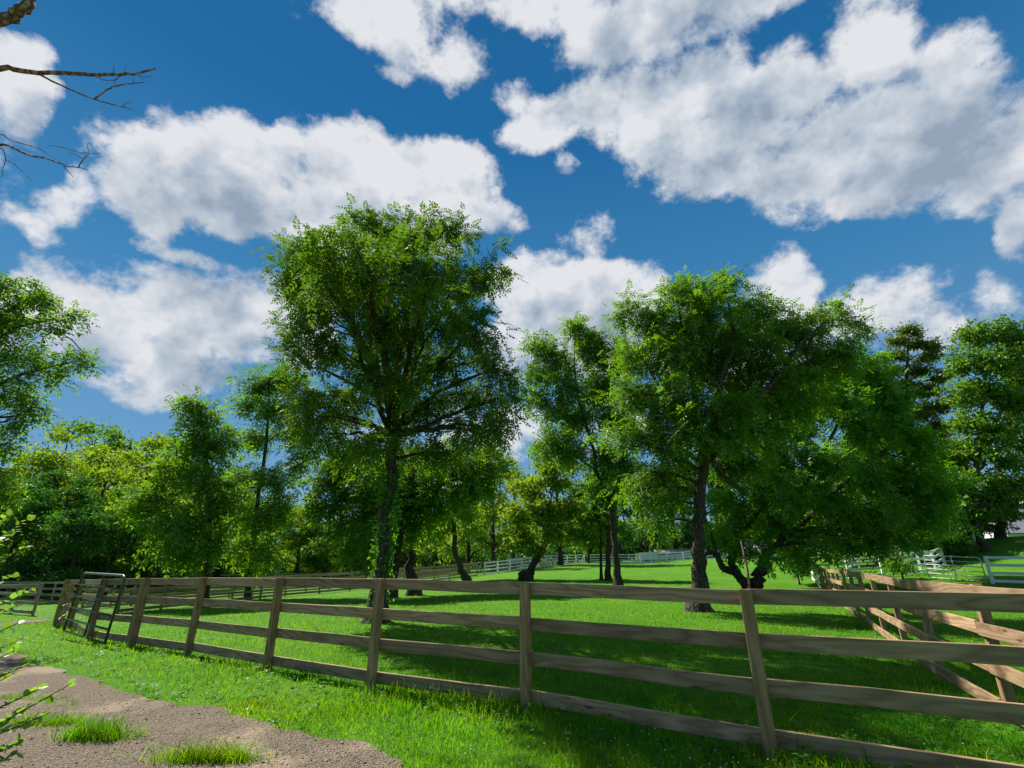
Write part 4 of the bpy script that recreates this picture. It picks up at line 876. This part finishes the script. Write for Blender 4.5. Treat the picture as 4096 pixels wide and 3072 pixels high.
lob = [LB(x, y, rx, ry, Y, d) for x, y, rx, ry, d in [(1800, 800, 52, 36, 0), (1870, 790, 46, 36, 0), (1900, 850, 50, 42, 0), (1810, 870, 58, 42, -1), (1730, 900, 54, 42, 0), (1880, 930, 60, 44, -1), (1960, 930, 46, 42, 0), (1690, 980, 56, 42, 0), (1780, 990, 62, 42, -1.5), (1870, 1020, 60, 42, 0), (1960, 1020, 52, 42, 0), (1630, 1030, 48, 36, 0), (1700, 1060, 56, 38, -1.5), (1790, 1080, 60, 36, -1), (1890, 1100, 58, 34, -1), (1980, 1095, 42, 32, 0),
    (1610, 1100, 42, 30, 0), (1680, 1125, 46, 26, 0), (1760, 1140, 44, 24, 0), (1990, 1140, 34, 22, 0), (1590, 1150, 30, 20, 0), (1930, 1150, 40, 22, 0), (1640, 1160, 30, 18, 0), (1560, 1080, 36, 28, 1), (1720, 1165, 40, 22, 3), (1800, 1165, 40, 22, 3), (1860, 1150, 44, 26, 1), (1650, 1110, 46, 34, 3), (1740, 1090, 56, 36, 3), (2000, 1060, 46, 40, 1), (1920, 1060, 54, 40, 2), (2015, 1010, 38, 36, 2), (1840, 960, 56, 44, 2), (1660, 1020, 50, 40, 3), (1580, 1180, 22, 14, 0), (1700, 1185, 30, 14, 1), (2020, 1120, 34, 28, 2), (1750, 840, 50, 36, 0), (1850, 850, 50, 38, 1), (1930, 890, 42, 34, 0), (1985, 960, 38, 34, 0), (2030, 1060, 32, 30, 0), (1660, 920, 46, 36, 0), (1600, 1185, 26, 16, -1), (1655, 1195, 24, 14, -1.5), (1760, 1180, 34, 16, -2), (1840, 1175, 30, 18, -1), (1560, 1150, 26, 20, 1.5), (1720, 1200, 20, 12, 1), (1905, 1170, 26, 18, 0)]]
grow('walnut_tree', 'dark many-stemmed tree leaning behind the right front post, boughs sweeping low', 'tree', T, lob, 10, nclus=6.0, nleaf=15, L=.60, pairs=4, lm='ash_dark', bm='bark', ll=.36, flare=1.3, spread=.42, amin=2.6)
# dead pole
p0 = at(2998, 2400, 15.0); p0[2] = g1(p0[0], p0[1]); p1 = PX(1600, 1165, 15.0)
tag(MB().tube(np.array([p0, p0 * .4 + p1 * .6 + [.06, 0, 0], p1]) - p0, (.045, .036, .02), 7).build('dead_sapling', M['dead'], loc=tuple(p0), smooth=True), 'thin bare sapling stem rising behind the right front fence post', 'sapling')
# --- leaning small trees near the far fence
b = GH(1869, 2322); Y = b[1]
T = [([b, PX(995, 1230, Y), PX(984, 1190, Y), PX(978, 1120, Y), PX(985, 1060, Y), PX(1000, 1000, Y)], (.32, .27, .24, .21, .15, .07))]
lob = [LB(x, y, rx, ry, Y, d) for x, y, rx, ry, d in [(965, 1080, 34, 26, 0), (1010, 1050, 32, 26, 0), (950, 1130, 28, 22, 0), (1005, 1110, 30, 24, 0), (990, 1015, 28, 20, 0), (940, 1165, 20, 12, 0), (1020, 1150, 22, 14, 0)]]
grow('maple_tree', 'small yellow-green tree with a curved trunk in front of the far brown fence', 'tree', T, lob, 11, leaf='simple', nclus=4.5, nleaf=44, L=.34, lm='lime', spread=.55)
b = GH(2112, 2322); Y = b[1]
T = [([b, PX(1142, 1242, Y), PX(1152, 1220, Y), PX(1172, 1192, Y), PX(1180, 1140, Y), PX(1190, 1080, Y)], (.34, .29, .26, .24, .20, .10)),
     ([b + [-.45, 0, 0], PX(1127, 1235, Y)], (.30, .28))]
lob = [LB(x, y, rx, ry, Y, d) for x, y, rx, ry, d in [(1150, 1060, 40, 28, 0), (1200, 1040, 38, 28, 0), (1120, 1110, 34, 28, 0), (1175, 1110, 42, 32, -1), (1225, 1100, 34, 30, 0), (1130, 1160, 34, 24, 0), (1195, 1160, 36, 24, -1), (1240, 1150, 26, 24, 0), (1160, 1190, 26, 12, 0), (1105, 1180, 18, 16, 0), (1185, 1010, 30, 18, 0)]]
grow('maple_tree', 'bushy yellow-green tree with a leaning trunk beside a cut stump', 'tree', T, lob, 12, leaf='simple', nclus=5, nleaf=46, L=.32, lm='lime', spread=.5)
# --- right side
Y = 45.0; p = at(3390, 2245, Y); b = np.array([p[0], p[1], g1(p[0], p[1])])
T = [([b, PX(1822, 1180, Y), PX(1812, 1140, Y), PX(1815, 1050, Y), PX(1850, 950, Y)], (.24, .22, .19, .15, .08))]
lob = [LB(x, y, rx, ry, Y, d) for x, y, rx, ry, d in [(1795, 1105, 40, 28, 0), (1850, 1110, 38, 26, 0), (1765, 1145, 34, 22, 0), (1825, 1150, 34, 20, 0), (1875, 1150, 26, 18, 0), (1820, 1075, 40, 24, 0), (1780, 1170, 22, 14, 0), (1850, 1010, 50, 40, 0), (1900, 960, 48, 38, 1), (1800, 1020, 46, 36, 1), (1930, 1040, 42, 36, 0), (1880, 910, 42, 34, 0), (1960, 1000, 40, 34, 1)]]  # upper lobes, mostly hidden, are added to shade the right lawn and pens
grow('maple_tree', 'bright green tree on a slanting trunk behind the white rails, crown heightened for shade', 'tree', T, lob, 13, leaf='simple', nclus=4.5, nleaf=40, L=.30, lm='ash', spread=.45)
Y = 40.0; p = at(3932, 2168, Y); b = np.array([p[0], p[1], g1(p[0], p[1])])
T = [([b, PX(2112, 1140, Y), PX(2106, 1080, Y), PX(2110, 980, Y), PX(2125, 860, Y), PX(2135, 760, Y)], (.26, .24, .22, .18, .12, .05)), ([PX(2110, 1000, Y), PX(2150, 920, Y), PX(2185, 820, Y)], (.2, .15, .06))]
lob = [LB(x, y, rx, ry, Y, d) for x, y, rx, ry, d in [(2110, 725, 40, 28, 0), (2160, 720, 36, 26, 0), (2205, 735, 34, 32, 0), (2085, 780, 38, 30, 0), (2150, 785, 46, 36, -1), (2210, 800, 34, 36, 0), (2075, 850, 28, 30, 0), (2130, 850, 44, 34, 0), (2190, 870, 38, 34, 0), (2095, 910, 36, 30, 0), (2155, 930, 46, 34, -1), (2210, 950, 32, 32, 0), (2110, 980, 42, 30, 0), (2180, 1000, 36, 28, 0), (2080, 1040, 32, 24, 0), (2150, 1060, 40, 26, 0), (2070, 1090, 26, 20, 0), (2260, 850, 50, 110, 0), (2130, 1100, 36, 22, 0), (2185, 1095, 34, 24, 0), (2090, 1120, 34, 22, 1), (2050, 1050, 34, 30, 1), (2060, 980, 32, 32, 1), (2040, 1110, 34, 26, 2), (2200, 1050, 30, 30, 0)]]
grow('maple_tree', 'tall full green tree at the right edge, dark trunk above the lawn', 'tree', T, lob, 14, leaf='simple', nclus=6, nleaf=46, L=.30, lm='ash', bm='bark_dark', spread=.5)
Y = 47.0; p = at(3640, 2215, Y); b = np.array([p[0], p[1], g1(p[0], p[1])])
T = [([b, PX(1962, 1100, Y), PX(1960, 950, Y), PX(1958, 820, Y), PX(1962, 715, Y)], (.45, .38, .28, .18, .04))]
lob = [LB(x, y, rx, ry, Y, d, rd) for x, y, rx, ry, d, rd in [(1962, 716, 26, 13, 0, 22), (1940, 738, 24, 9, 0, 20), (1988, 742, 22, 9, 0, 20), (2018, 748, 15, 15, 0, 16), (2004, 772, 26, 8, 0, 22), (1928, 768, 28, 9, 0, 24), (1990, 800, 36, 9, 0, 28), (1925, 800, 30, 9, 0, 26), (2030, 815, 20, 9, 0, 22), (1945, 832, 36, 9, 0, 30), (2000, 845, 40, 10, 0, 34), (1930, 868, 36, 9, 0, 32), (2020, 880, 44, 10, 0, 36), (1960, 900, 46, 11, 0, 40), (2040, 920, 40, 11, 0, 36), (1990, 945, 52, 12, 0, 44), (1940, 960, 44, 12, 0, 44), (2050, 965, 40, 12, 0, 40), (2000, 990, 56, 13, 0, 50), (2050, 1010, 42, 12, 0, 44), (1970, 1030, 56, 13, 0, 50), (2020, 1060, 60, 14, 0, 50)]]
grow('pine_tree', 'ragged pine with flat bough tiers between the leaning tree and the right-edge tree', 'tree', T, lob, 15, leaf='simple', nclus=9, nleaf=46, L=.34, lwid=0.38, lm='needle', bm='bark', spread=.40, shell=1.6, limb_r=.2)
Y = 43.0; p = at(4010, 2170, Y); b = np.array([p[0], p[1], g1(p[0], p[1])])
T = [([b, PX(2165, 1100, Y), PX(2163, 1000, Y)], (.3, .22, .06))]
lob = [LB(x, y, rx, ry, Y, d, rd) for x, y, rx, ry, d, rd in [(2140, 1086, 40, 9, -1, 20), (2160, 1115, 48, 12, 0, 40), (2140, 1140, 40, 10, 0, 36), (2170, 1060, 34, 12, 0, 30), (2165, 1030, 24, 12, 0, 24)]]
grow('spruce_tree', 'low conifer with a yellowed bough in front of the garage', 'tree', T, lob, 16, leaf='simple', nclus=7, nleaf=40, L=.30, lwid=.30, lm='needle', spread=.38, shell=1.8)
# dark bush and shrubs at the right
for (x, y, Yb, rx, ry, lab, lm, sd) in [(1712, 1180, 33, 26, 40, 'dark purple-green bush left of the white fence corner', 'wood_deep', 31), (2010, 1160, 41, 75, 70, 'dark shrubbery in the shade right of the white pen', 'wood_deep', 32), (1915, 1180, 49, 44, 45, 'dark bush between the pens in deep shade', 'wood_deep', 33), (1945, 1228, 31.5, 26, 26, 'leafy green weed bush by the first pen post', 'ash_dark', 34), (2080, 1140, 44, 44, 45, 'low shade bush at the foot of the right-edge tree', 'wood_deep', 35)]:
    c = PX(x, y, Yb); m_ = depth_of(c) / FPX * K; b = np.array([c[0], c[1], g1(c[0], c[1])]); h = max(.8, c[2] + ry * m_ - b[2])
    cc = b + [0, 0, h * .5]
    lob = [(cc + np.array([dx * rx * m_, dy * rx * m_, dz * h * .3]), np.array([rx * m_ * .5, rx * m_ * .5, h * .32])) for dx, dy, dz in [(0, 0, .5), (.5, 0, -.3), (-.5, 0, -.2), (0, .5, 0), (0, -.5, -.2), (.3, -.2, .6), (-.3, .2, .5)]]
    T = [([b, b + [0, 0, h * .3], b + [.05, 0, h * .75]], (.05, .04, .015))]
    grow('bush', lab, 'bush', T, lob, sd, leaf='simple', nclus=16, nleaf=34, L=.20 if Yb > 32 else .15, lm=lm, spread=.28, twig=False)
# --- foreground tree at the left edge
Y = 14.5; p = at(-420, 2500, Y); b = np.array([p[0], p[1], g1(p[0], p[1])])
T = [([b, PX(-210, 1150, Y), PX(-170, 980, Y), PX(-130, 840, Y), PX(-90, 720, Y), PX(-60, 640, Y)], (.26, .22, .19, .15, .1, .04)), ([PX(-160, 940, Y), PX(-70, 860, Y), PX(40, 810, Y), PX(120, 790, Y), PX(185, 775, Y)], (.09, .07, .05, .03, .012)), ([PX(-110, 780, Y), PX(-30, 700, Y), PX(50, 650, Y), PX(110, 630, Y)], (.08, .06, .035, .012))]
lob = [LB(x, y, rx, ry, Y, d) for x, y, rx, ry, d in [(20, 612, 40, 26, 0), (75, 615, 36, 24, 0), (120, 645, 30, 24, 0), (150, 680, 22, 16, 0), (55, 670, 44, 32, .5), (10, 690, 44, 40, 0), (100, 705, 28, 22, -.5), (20, 760, 46, 36, 0), (80, 765, 36, 26, 0), (130, 778, 30, 18, 0), (180, 782, 22, 16, 0), (110, 815, 36, 18, 0), (60, 830, 36, 24, 0), (20, 850, 40, 32, 0), (70, 880, 22, 26, 0), (25, 905, 36, 24, 0), (-60, 700, 70, 90, 0), (-70, 840, 70, 80, 0), (5, 960, 34, 34, 0), (-50, 960, 60, 60, 0), (10, 1020, 30, 30, 0), (-40, 1060, 50, 50, 0), (20, 1075, 24, 26, 0)]]
grow('ash_tree', 'leafy tree reaching in from the left edge with trailing bough tips', 'tree', T, lob, 17, nclus=9.5, nleaf=14, L=.34, pairs=3, lm='ash', ll=.42, spread=.24)

# --- woodland: a few built crowns, copied as separate trees
def far_proto(name, seed, lm, h=16.0, r=5.0, nl=60, L=.36, narrow=1.0):
    gen = np.random.default_rng(seed); b = np.array([0, 0, 0.0]); lobs = []
    for k in range(24):
        a = gen.uniform(0, 6.28); zf = gen.uniform(.16, .97); w = r * narrow * (1 - ((zf - .5) / .62) ** 2) ** .5 * gen.uniform(.35, .8)
        s = gen.uniform(.20, .32) * r * (1.15 - .5 * zf); lobs.append((np.array([math.cos(a) * w, math.sin(a) * w, zf * h]), np.array([s, s, s * .75])))
    T = [([b, np.array([.1, 0, h * .3]), np.array([-.1, .2, h * .6]), np.array([0, 0, h * .9])], (.34, .28, .18, .05))]
    root, _ = grow(name, 'proto', 'tree', T, lobs, seed, leaf='simple', nclus=2.3, nleaf=nl, L=L, lm=lm, bm='bark_dark', spread=.85, twig=False)
    return root
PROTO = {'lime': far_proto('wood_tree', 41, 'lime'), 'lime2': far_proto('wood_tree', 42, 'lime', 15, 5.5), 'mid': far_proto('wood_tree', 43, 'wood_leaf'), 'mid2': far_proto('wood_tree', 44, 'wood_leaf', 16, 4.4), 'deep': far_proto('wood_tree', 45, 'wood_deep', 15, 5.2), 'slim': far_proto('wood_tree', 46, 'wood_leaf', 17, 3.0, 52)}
PH = {'lime': 16, 'lime2': 15, 'mid': 16, 'mid2': 16, 'deep': 15, 'slim': 17}
used = set()
def wood_tree(x, top, Y, kind, label, wx=1.0, group='woodland trees'):
    p = at(x * K, 2290, Y); g0 = g1(p[0], p[1]); zt = at(x * K, top * K, Y)[2]; s = (zt - g0) / PH[kind]
    src = PROTO[kind]
    if kind in used:
        r = src.copy(); COL.objects.link(r)
        for ch in src.children:
            c = ch.copy(); COL.objects.link(c); c.parent = r
    else: r = src; used.add(kind)
    r.location = (p[0], p[1], g0 - .1); r.rotation_euler = (0, 0, _r.uniform(0, 6.28)); r.scale = (s * wx, s * wx, s)
    tag(r, label, 'tree', group)
for a in [
    (55, 925, 50, 'lime', 'yellow-green tree behind the left foreground tree', 1.0), (120, 915, 60, 'mid', 'tree crown rising just right of the left foreground tree', 1.0),
    (175, 975, 47, 'lime2', 'pale rounded tree in front of the left wood', .9), (205, 920, 64, 'mid2', 'darker crown behind the pale rounded left tree', 1.1), (262, 945, 60, 'lime', 'yellow-green tree in the left wood above the metal gate', 1.05),
    (318, 938, 72, 'slim', 'narrow pointed crown on the skyline above the metal gate', 1.1), (352, 940, 74, 'slim', 'narrow pointed crown, rightmost on the left skyline', 1.1), (290, 940, 74, 'slim', 'narrow pointed crown, leftmost of three on the left skyline', 1.0), (345, 990, 52, 'lime2', 'bright yellow-green tree left of the drooping ash', 1.05),
    (235, 1040, 43, 'mid', 'lower green tree in the left wood behind the fence corner', 1.0), (95, 1030, 42, 'deep', 'deep green tree filling the wood at lower left', 1.1), (10, 1010, 44, 'deep', 'deep green tree at the very left edge of the wood', 1.0), (155, 1085, 40, 'deep', 'low dark tree at the front of the left wood', 1.2),
    (400, 1040, 58, 'mid2', 'green tree behind the drooping ash', 1.2), (470, 1010, 66, 'mid', 'tree behind the two left ashes', 1.2), (300, 1100, 44, 'deep', 'low dark tree behind the metal gate', 1.2),
    (640, 1060, 84, 'lime', 'round tree in the gap between the left ash and the tallest one', 1.1), (700, 1080, 80, 'mid', 'low green tree left of the tallest trunk', 1.2), (560, 1070, 78, 'mid2', 'green tree directly behind the left ash trunk', 1.2), (745, 1055, 96, 'mid', 'tree at the back left of the tallest trunk', 1.1),
    (815, 1050, 98, 'mid2', 'tree at the back behind the tallest trunk', 1.1), (940, 1045, 92, 'lime2', 'yellowish tree behind the curved small tree', 1.0), (1065, 965, 70, 'lime', 'feathery yellow-green tree above the far brown fence', .72), (1010, 990, 76, 'lime2', 'yellow-green crown left of the feathery tree', .8), (1110, 985, 78, 'lime', 'yellow-green crown behind the bushy leaning tree', .75),
    (1210, 905, 72, 'mid2', 'pale green tall tree behind the forked tree', .8), (1275, 1000, 88, 'mid', 'green tree behind the middle trunk', 1.0), (1340, 1010, 98, 'deep', 'dark tree behind the white trailer, left part', 1.1), (1400, 1000, 104, 'deep', 'dark tree behind the white trailer', 1.1), (1465, 1010, 104, 'deep', 'dark tree behind the long white shed', 1.1), (1540, 1000, 104, 'deep', 'dark tree behind the broad ash trunk', 1.1),
    (1630, 1010, 98, 'mid', 'tree behind the barn, left end', 1.1), (1720, 1000, 96, 'deep', 'tree behind the barn, middle', 1.1), (1800, 1010, 90, 'mid', 'tree behind the barn, right end', 1.1), (1900, 1000, 72, 'deep', 'dark tree behind the pine', 1.0), (1985, 1020, 64, 'deep', 'dark tree right behind the white pens', 1.0), (2060, 960, 70, 'mid', 'tree behind the right-edge tree', .8), (1975, 985, 51, 'deep', 'dark tree added to shade the lawn below the pine', .9), (2058, 1010, 49, 'deep', 'dark tree added left of the right-edge trunk to shade the lawn', .9), (880, 1060, 104, 'mid', 'tree at the back behind the stout trunk', 1.1)]:  # the two nearest dark trees by the pine are added to shade the lawn
    wood_tree(*a)

# --- far wood and undergrowth, no single trees to be told apart
def mass(name, label, cat, line_px, n, hmin, hmax, L, lm, seed, depth=5.0):
    gen = np.random.default_rng(seed); P = np.array([at(x * K, 2290, Y)[:2] for x, Y in line_px]); s = gen.random(n) * (len(P) - 1); i = np.minimum(s.astype(int), len(P) - 2); f = (s - i)[:, None]
    C = P[i] * (1 - f) + P[i + 1] * f; rad = nrmz(np.concatenate([C, np.zeros((n, 1))], 1))[:, :2]; C = C + rad * gen.random((n, 1)) * depth
    env = hmin + (hmax - hmin) * (.5 + .5 * np.sin(s * 5.1 + 1.3 * np.sin(s * 2.7)) * np.cos(s * 11.3 + np.sin(s * 7)))
    z = gz(C[:, 0], C[:, 1]) + env * gen.random(n) ** .8
    o = np.concatenate([C, z[:, None]], 1); d = nrmz(gen.normal(0, 1, (n, 3)) + [0, 0, -.2])
    tag(obj(name, mesh_np(name, simple_leaves(o, d, L * gen.uniform(.6, 1.4, n), gen, .6), np.arange(4 * n).reshape(-1, 4)), M[lm]), label, cat, kind='stuff')
mass('far_wood', 'far woodland closing the view behind the paddock', 'woodland', [(-300, 75), (0, 82), (300, 92), (600, 112), (900, 122), (1200, 125), (1500, 122), (1800, 112), (2100, 95), (2500, 85)], 42000, 8, 15, 1.0, 'wood_leaf', 51, 9)
mass('left_wood', 'dense woodland filling the far left behind the single trees', 'woodland', [(-300, 62), (0, 68), (200, 72), (400, 80), (520, 88)], 30000, 11, 18.5, .62, 'wood_leaf', 53, 6)
mass('hedge', 'sunlit green thicket closing the view behind the far fences', 'thicket', [(520, 92), (760, 100), (1000, 104), (1250, 108), (1500, 114)], 20000, 3.0, 8.5, .6, 'wood_leaf', 54, 4)
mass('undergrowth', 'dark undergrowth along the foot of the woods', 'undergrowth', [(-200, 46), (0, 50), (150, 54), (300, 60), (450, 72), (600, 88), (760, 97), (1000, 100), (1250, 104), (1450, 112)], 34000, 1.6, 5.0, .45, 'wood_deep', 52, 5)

# ------------------------------------------------------------------ bare branches at upper left
def BR(pts, s=2.074, Y=5.0): return np.array([at(x / s, y / s, 3.55 + .0002 * x) for x, y in pts])
root_p = np.array([-8.6, 3.6, g1(-8.6, 3.6)])
dead = thing('dead_tree', 'bare dead tree whose leafless branches reach in at upper left', 'tree', tuple(root_p))
MB().tube(np.array([root_p - [0, 0, .3], root_p + [.1, 0, 2.5], root_p + [.3, .1, 5], root_p + [.8, 0, 7.2], root_p + [1.6, 0, 8.6]]) - root_p, (.3, .24, .19, .13, .09), 10).build('trunk', M['dead'], dead, smooth=True)
def limb(pts, r0, r1, frm=None):
    P = BR(pts)
    if frm is not None: P = np.concatenate([[root_p + frm], P])
    n = len(P) * 4; t = np.linspace(0, 1, len(P)); tt = np.linspace(0, 1, n); Q = np.stack([np.interp(tt, t, P[:, k]) for k in range(3)], -1)
    for _ in range(2): Q[1:-1] = (Q[:-2] + 2 * Q[1:-1] + Q[2:]) / 4
    Q[1:-1] += rng.normal(0, r1 * .3 + .0008, (n - 2, 3))
    MB().tube(Q - root_p, np.linspace(r0, r1, n), 7).build('branch', M['dead'], dead, smooth=True)
limb([(0, 545), (130, 580), (320, 605), (560, 608), (830, 625), (1000, 615), (1130, 615), (1290, 570)], .030, .009, (.35, .1, 5.0))
limb([(330, 618), (430, 670), (600, 750), (770, 820), (900, 860), (1010, 885), (1105, 910)], .011, .003)
limb([(790, 815), (880, 750), (960, 710), (1080, 692), (1190, 685)], .009, .004)
limb([(800, 635), (870, 665), (940, 668), (1000, 635)], .005, .003)
for tw in ([(940, 612), (946, 580), (940, 545)], [(1030, 610), (1038, 570), (1045, 530)], [(1140, 620), (1170, 645), (1210, 670)], [(1150, 625), (1200, 640), (1260, 635)], [(1020, 885), (1045, 850), (1100, 848)], [(955, 705), (950, 670), (985, 650)], [(1108, 690), (1110, 640)]): limb(tw, .004, .0018)
limb([(0, 170), (90, 130), (180, 85), (235, 20), (250, -60), (240, -160)], .062, .045, (.6, .0, 6.3))
limb([(0, 1165), (120, 1235), (250, 1295), (380, 1310), (500, 1355), (560, 1385), (650, 1385), (730, 1408)], .012, .003, (.2, .1, 3.4))
limb([(0, 1085), (60, 1150), (150, 1185), (320, 1228), (420, 1290), (500, 1350)], .006, .002, (.2, .1, 3.7))
limb([(650, 1385), (690, 1320), (740, 1275), (835, 1270)], .006, .002)
limb([(740, 1270), (680, 1272), (580, 1240), (480, 1215), (400, 1208)], .004, .0018)
limb([(690, 1320), (630, 1285), (560, 1262)], .003, .0015)
limb([(530, 1383), (580, 1440), (610, 1470)], .0045, .002)
limb([(0, 1195), (40, 1270), (50, 1330), (20, 1400), (15, 1470)], .006, .0025, (.2, .1, 3.3))
limb([(55, 1325), (130, 1370), (190, 1430), (270, 1500)], .004, .0018)
limb([(738, 1272), (720, 1190), (765, 1200)], .003, .0015)

# ------------------------------------------------------------------ shrub at lower left
sb = np.array([-3.05, 1.75, g1(-3.05, 1.75)])
shrub = thing('shrub', 'leafy shrub reaching in over the drive at lower left', 'shrub', tuple(sb))
gen = np.random.default_rng(77); LO, LD, LL, LN = [], [], [], []
stems = MB()
for (x, y, Yd, y0) in [(118, 2070, 1.9, 2260), (70, 2120, 2.0, 2300), (105, 2185, 1.85, 2330), (60, 2290, 2.0, 2420), (128, 2360, 1.8, 2480), (70, 2420, 1.9, 2520), (95, 2552, 1.8, 2640), (150, 2640, 1.75, 2760), (60, 2690, 1.8, 2800), (165, 2752, 1.7, 2890), (288, 2732, 1.65, 2990), (110, 2830, 1.7, 2960), (95, 2958, 1.6, 3072), (60, 2600, 1.95, 2690), (40, 2880, 1.7, 2960), (75, 3010, 1.6, 3090), (35, 2060, 1.9, 2200), (95, 2480, 1.8, 2580), (200, 2850, 1.65, 2980)]:
    tip = at(x, y, Yd); st = at(-330, y0 + 60, Yd * .98); mid = at((x - 330) * .45, (y + y0) / 2 + 50, Yd)
    Q = bez(st, mid, tip, 14); Q = np.concatenate([[sb + (st - sb) * .5 * np.array([1, 1, .9])], Q]); Q = np.concatenate([[sb], Q])
    stems.tube(Q - sb, np.linspace(.007, .0011, len(Q)), 5)
    T_ = Q[1:]; seg = np.linspace(.36, 1.0, 24)
    for k, s in enumerate(seg):
        i = min(int(s * (len(T_) - 1)), len(T_) - 2); f = s * (len(T_) - 1) - i; o = T_[i] * (1 - f) + T_[i + 1] * f; tg = nrmz(T_[i + 1] - T_[i])
        sd = nrmz(np.cross(tg, UP + gen.normal(0, .4, 3))) * (1 if k % 2 else -1)
        LO.append(o); LD.append(nrmz(tg * .75 + sd * .8 + gen.normal(0, .25, 3))); LL.append(gen.uniform(.020, .036) * (1.15 - .35 * s)); LN.append(nrmz(UP + gen.normal(0, .5, 3)))
LO, LD, LL, LN = map(np.array, (LO, LD, LL, LN))
S_ = nrmz(np.cross(LD, LN)); N_ = np.cross(S_, LD); l = LL[:, None]
V = np.stack([LO, LO + LD * l * .3 + S_ * l * .40 + N_ * l * .06, LO + LD * l * .65 + S_ * l * .34 + N_ * l * .05, LO + LD * l, LO + LD * l * .65 - S_ * l * .34 + N_ * l * .05, LO + LD * l * .3 - S_ * l * .40 + N_ * l * .06], 1) - sb
stems.build('stem', M['stem'], shrub, smooth=True)
F6 = np.array([(0, 1, 2, 3), (0, 3, 4, 5)])
obj('foliage', mesh_np('foliage', V.reshape(-1, 3), (F6[None] + 6 * np.arange(len(V))[:, None, None]).reshape(-1, 4)), M['shrub'], shrub)
# dry grass heads on the drive
c0 = hit(490, 2950); hd = MB()
for k in range(12):
    o = c0 + [gen.uniform(-.10, .14), gen.uniform(-.03, .03), 0]; a = gen.uniform(-.6, .6); hh = gen.uniform(.05, .09)
    hd.tube(np.array([o, o + [a * .02, 0, hh * .6], o + [a * .05 + .01, 0, hh], o + [a * .06 + .02, 0, hh - .02]]) - c0, (.0012, .0012, .003, .001), 4)
tag(hd.build('seed_heads', M['beige'], loc=tuple(c0)), 'dry nodding grass seed heads on the drive beside the thick tuft', 'seed heads', kind='stuff')
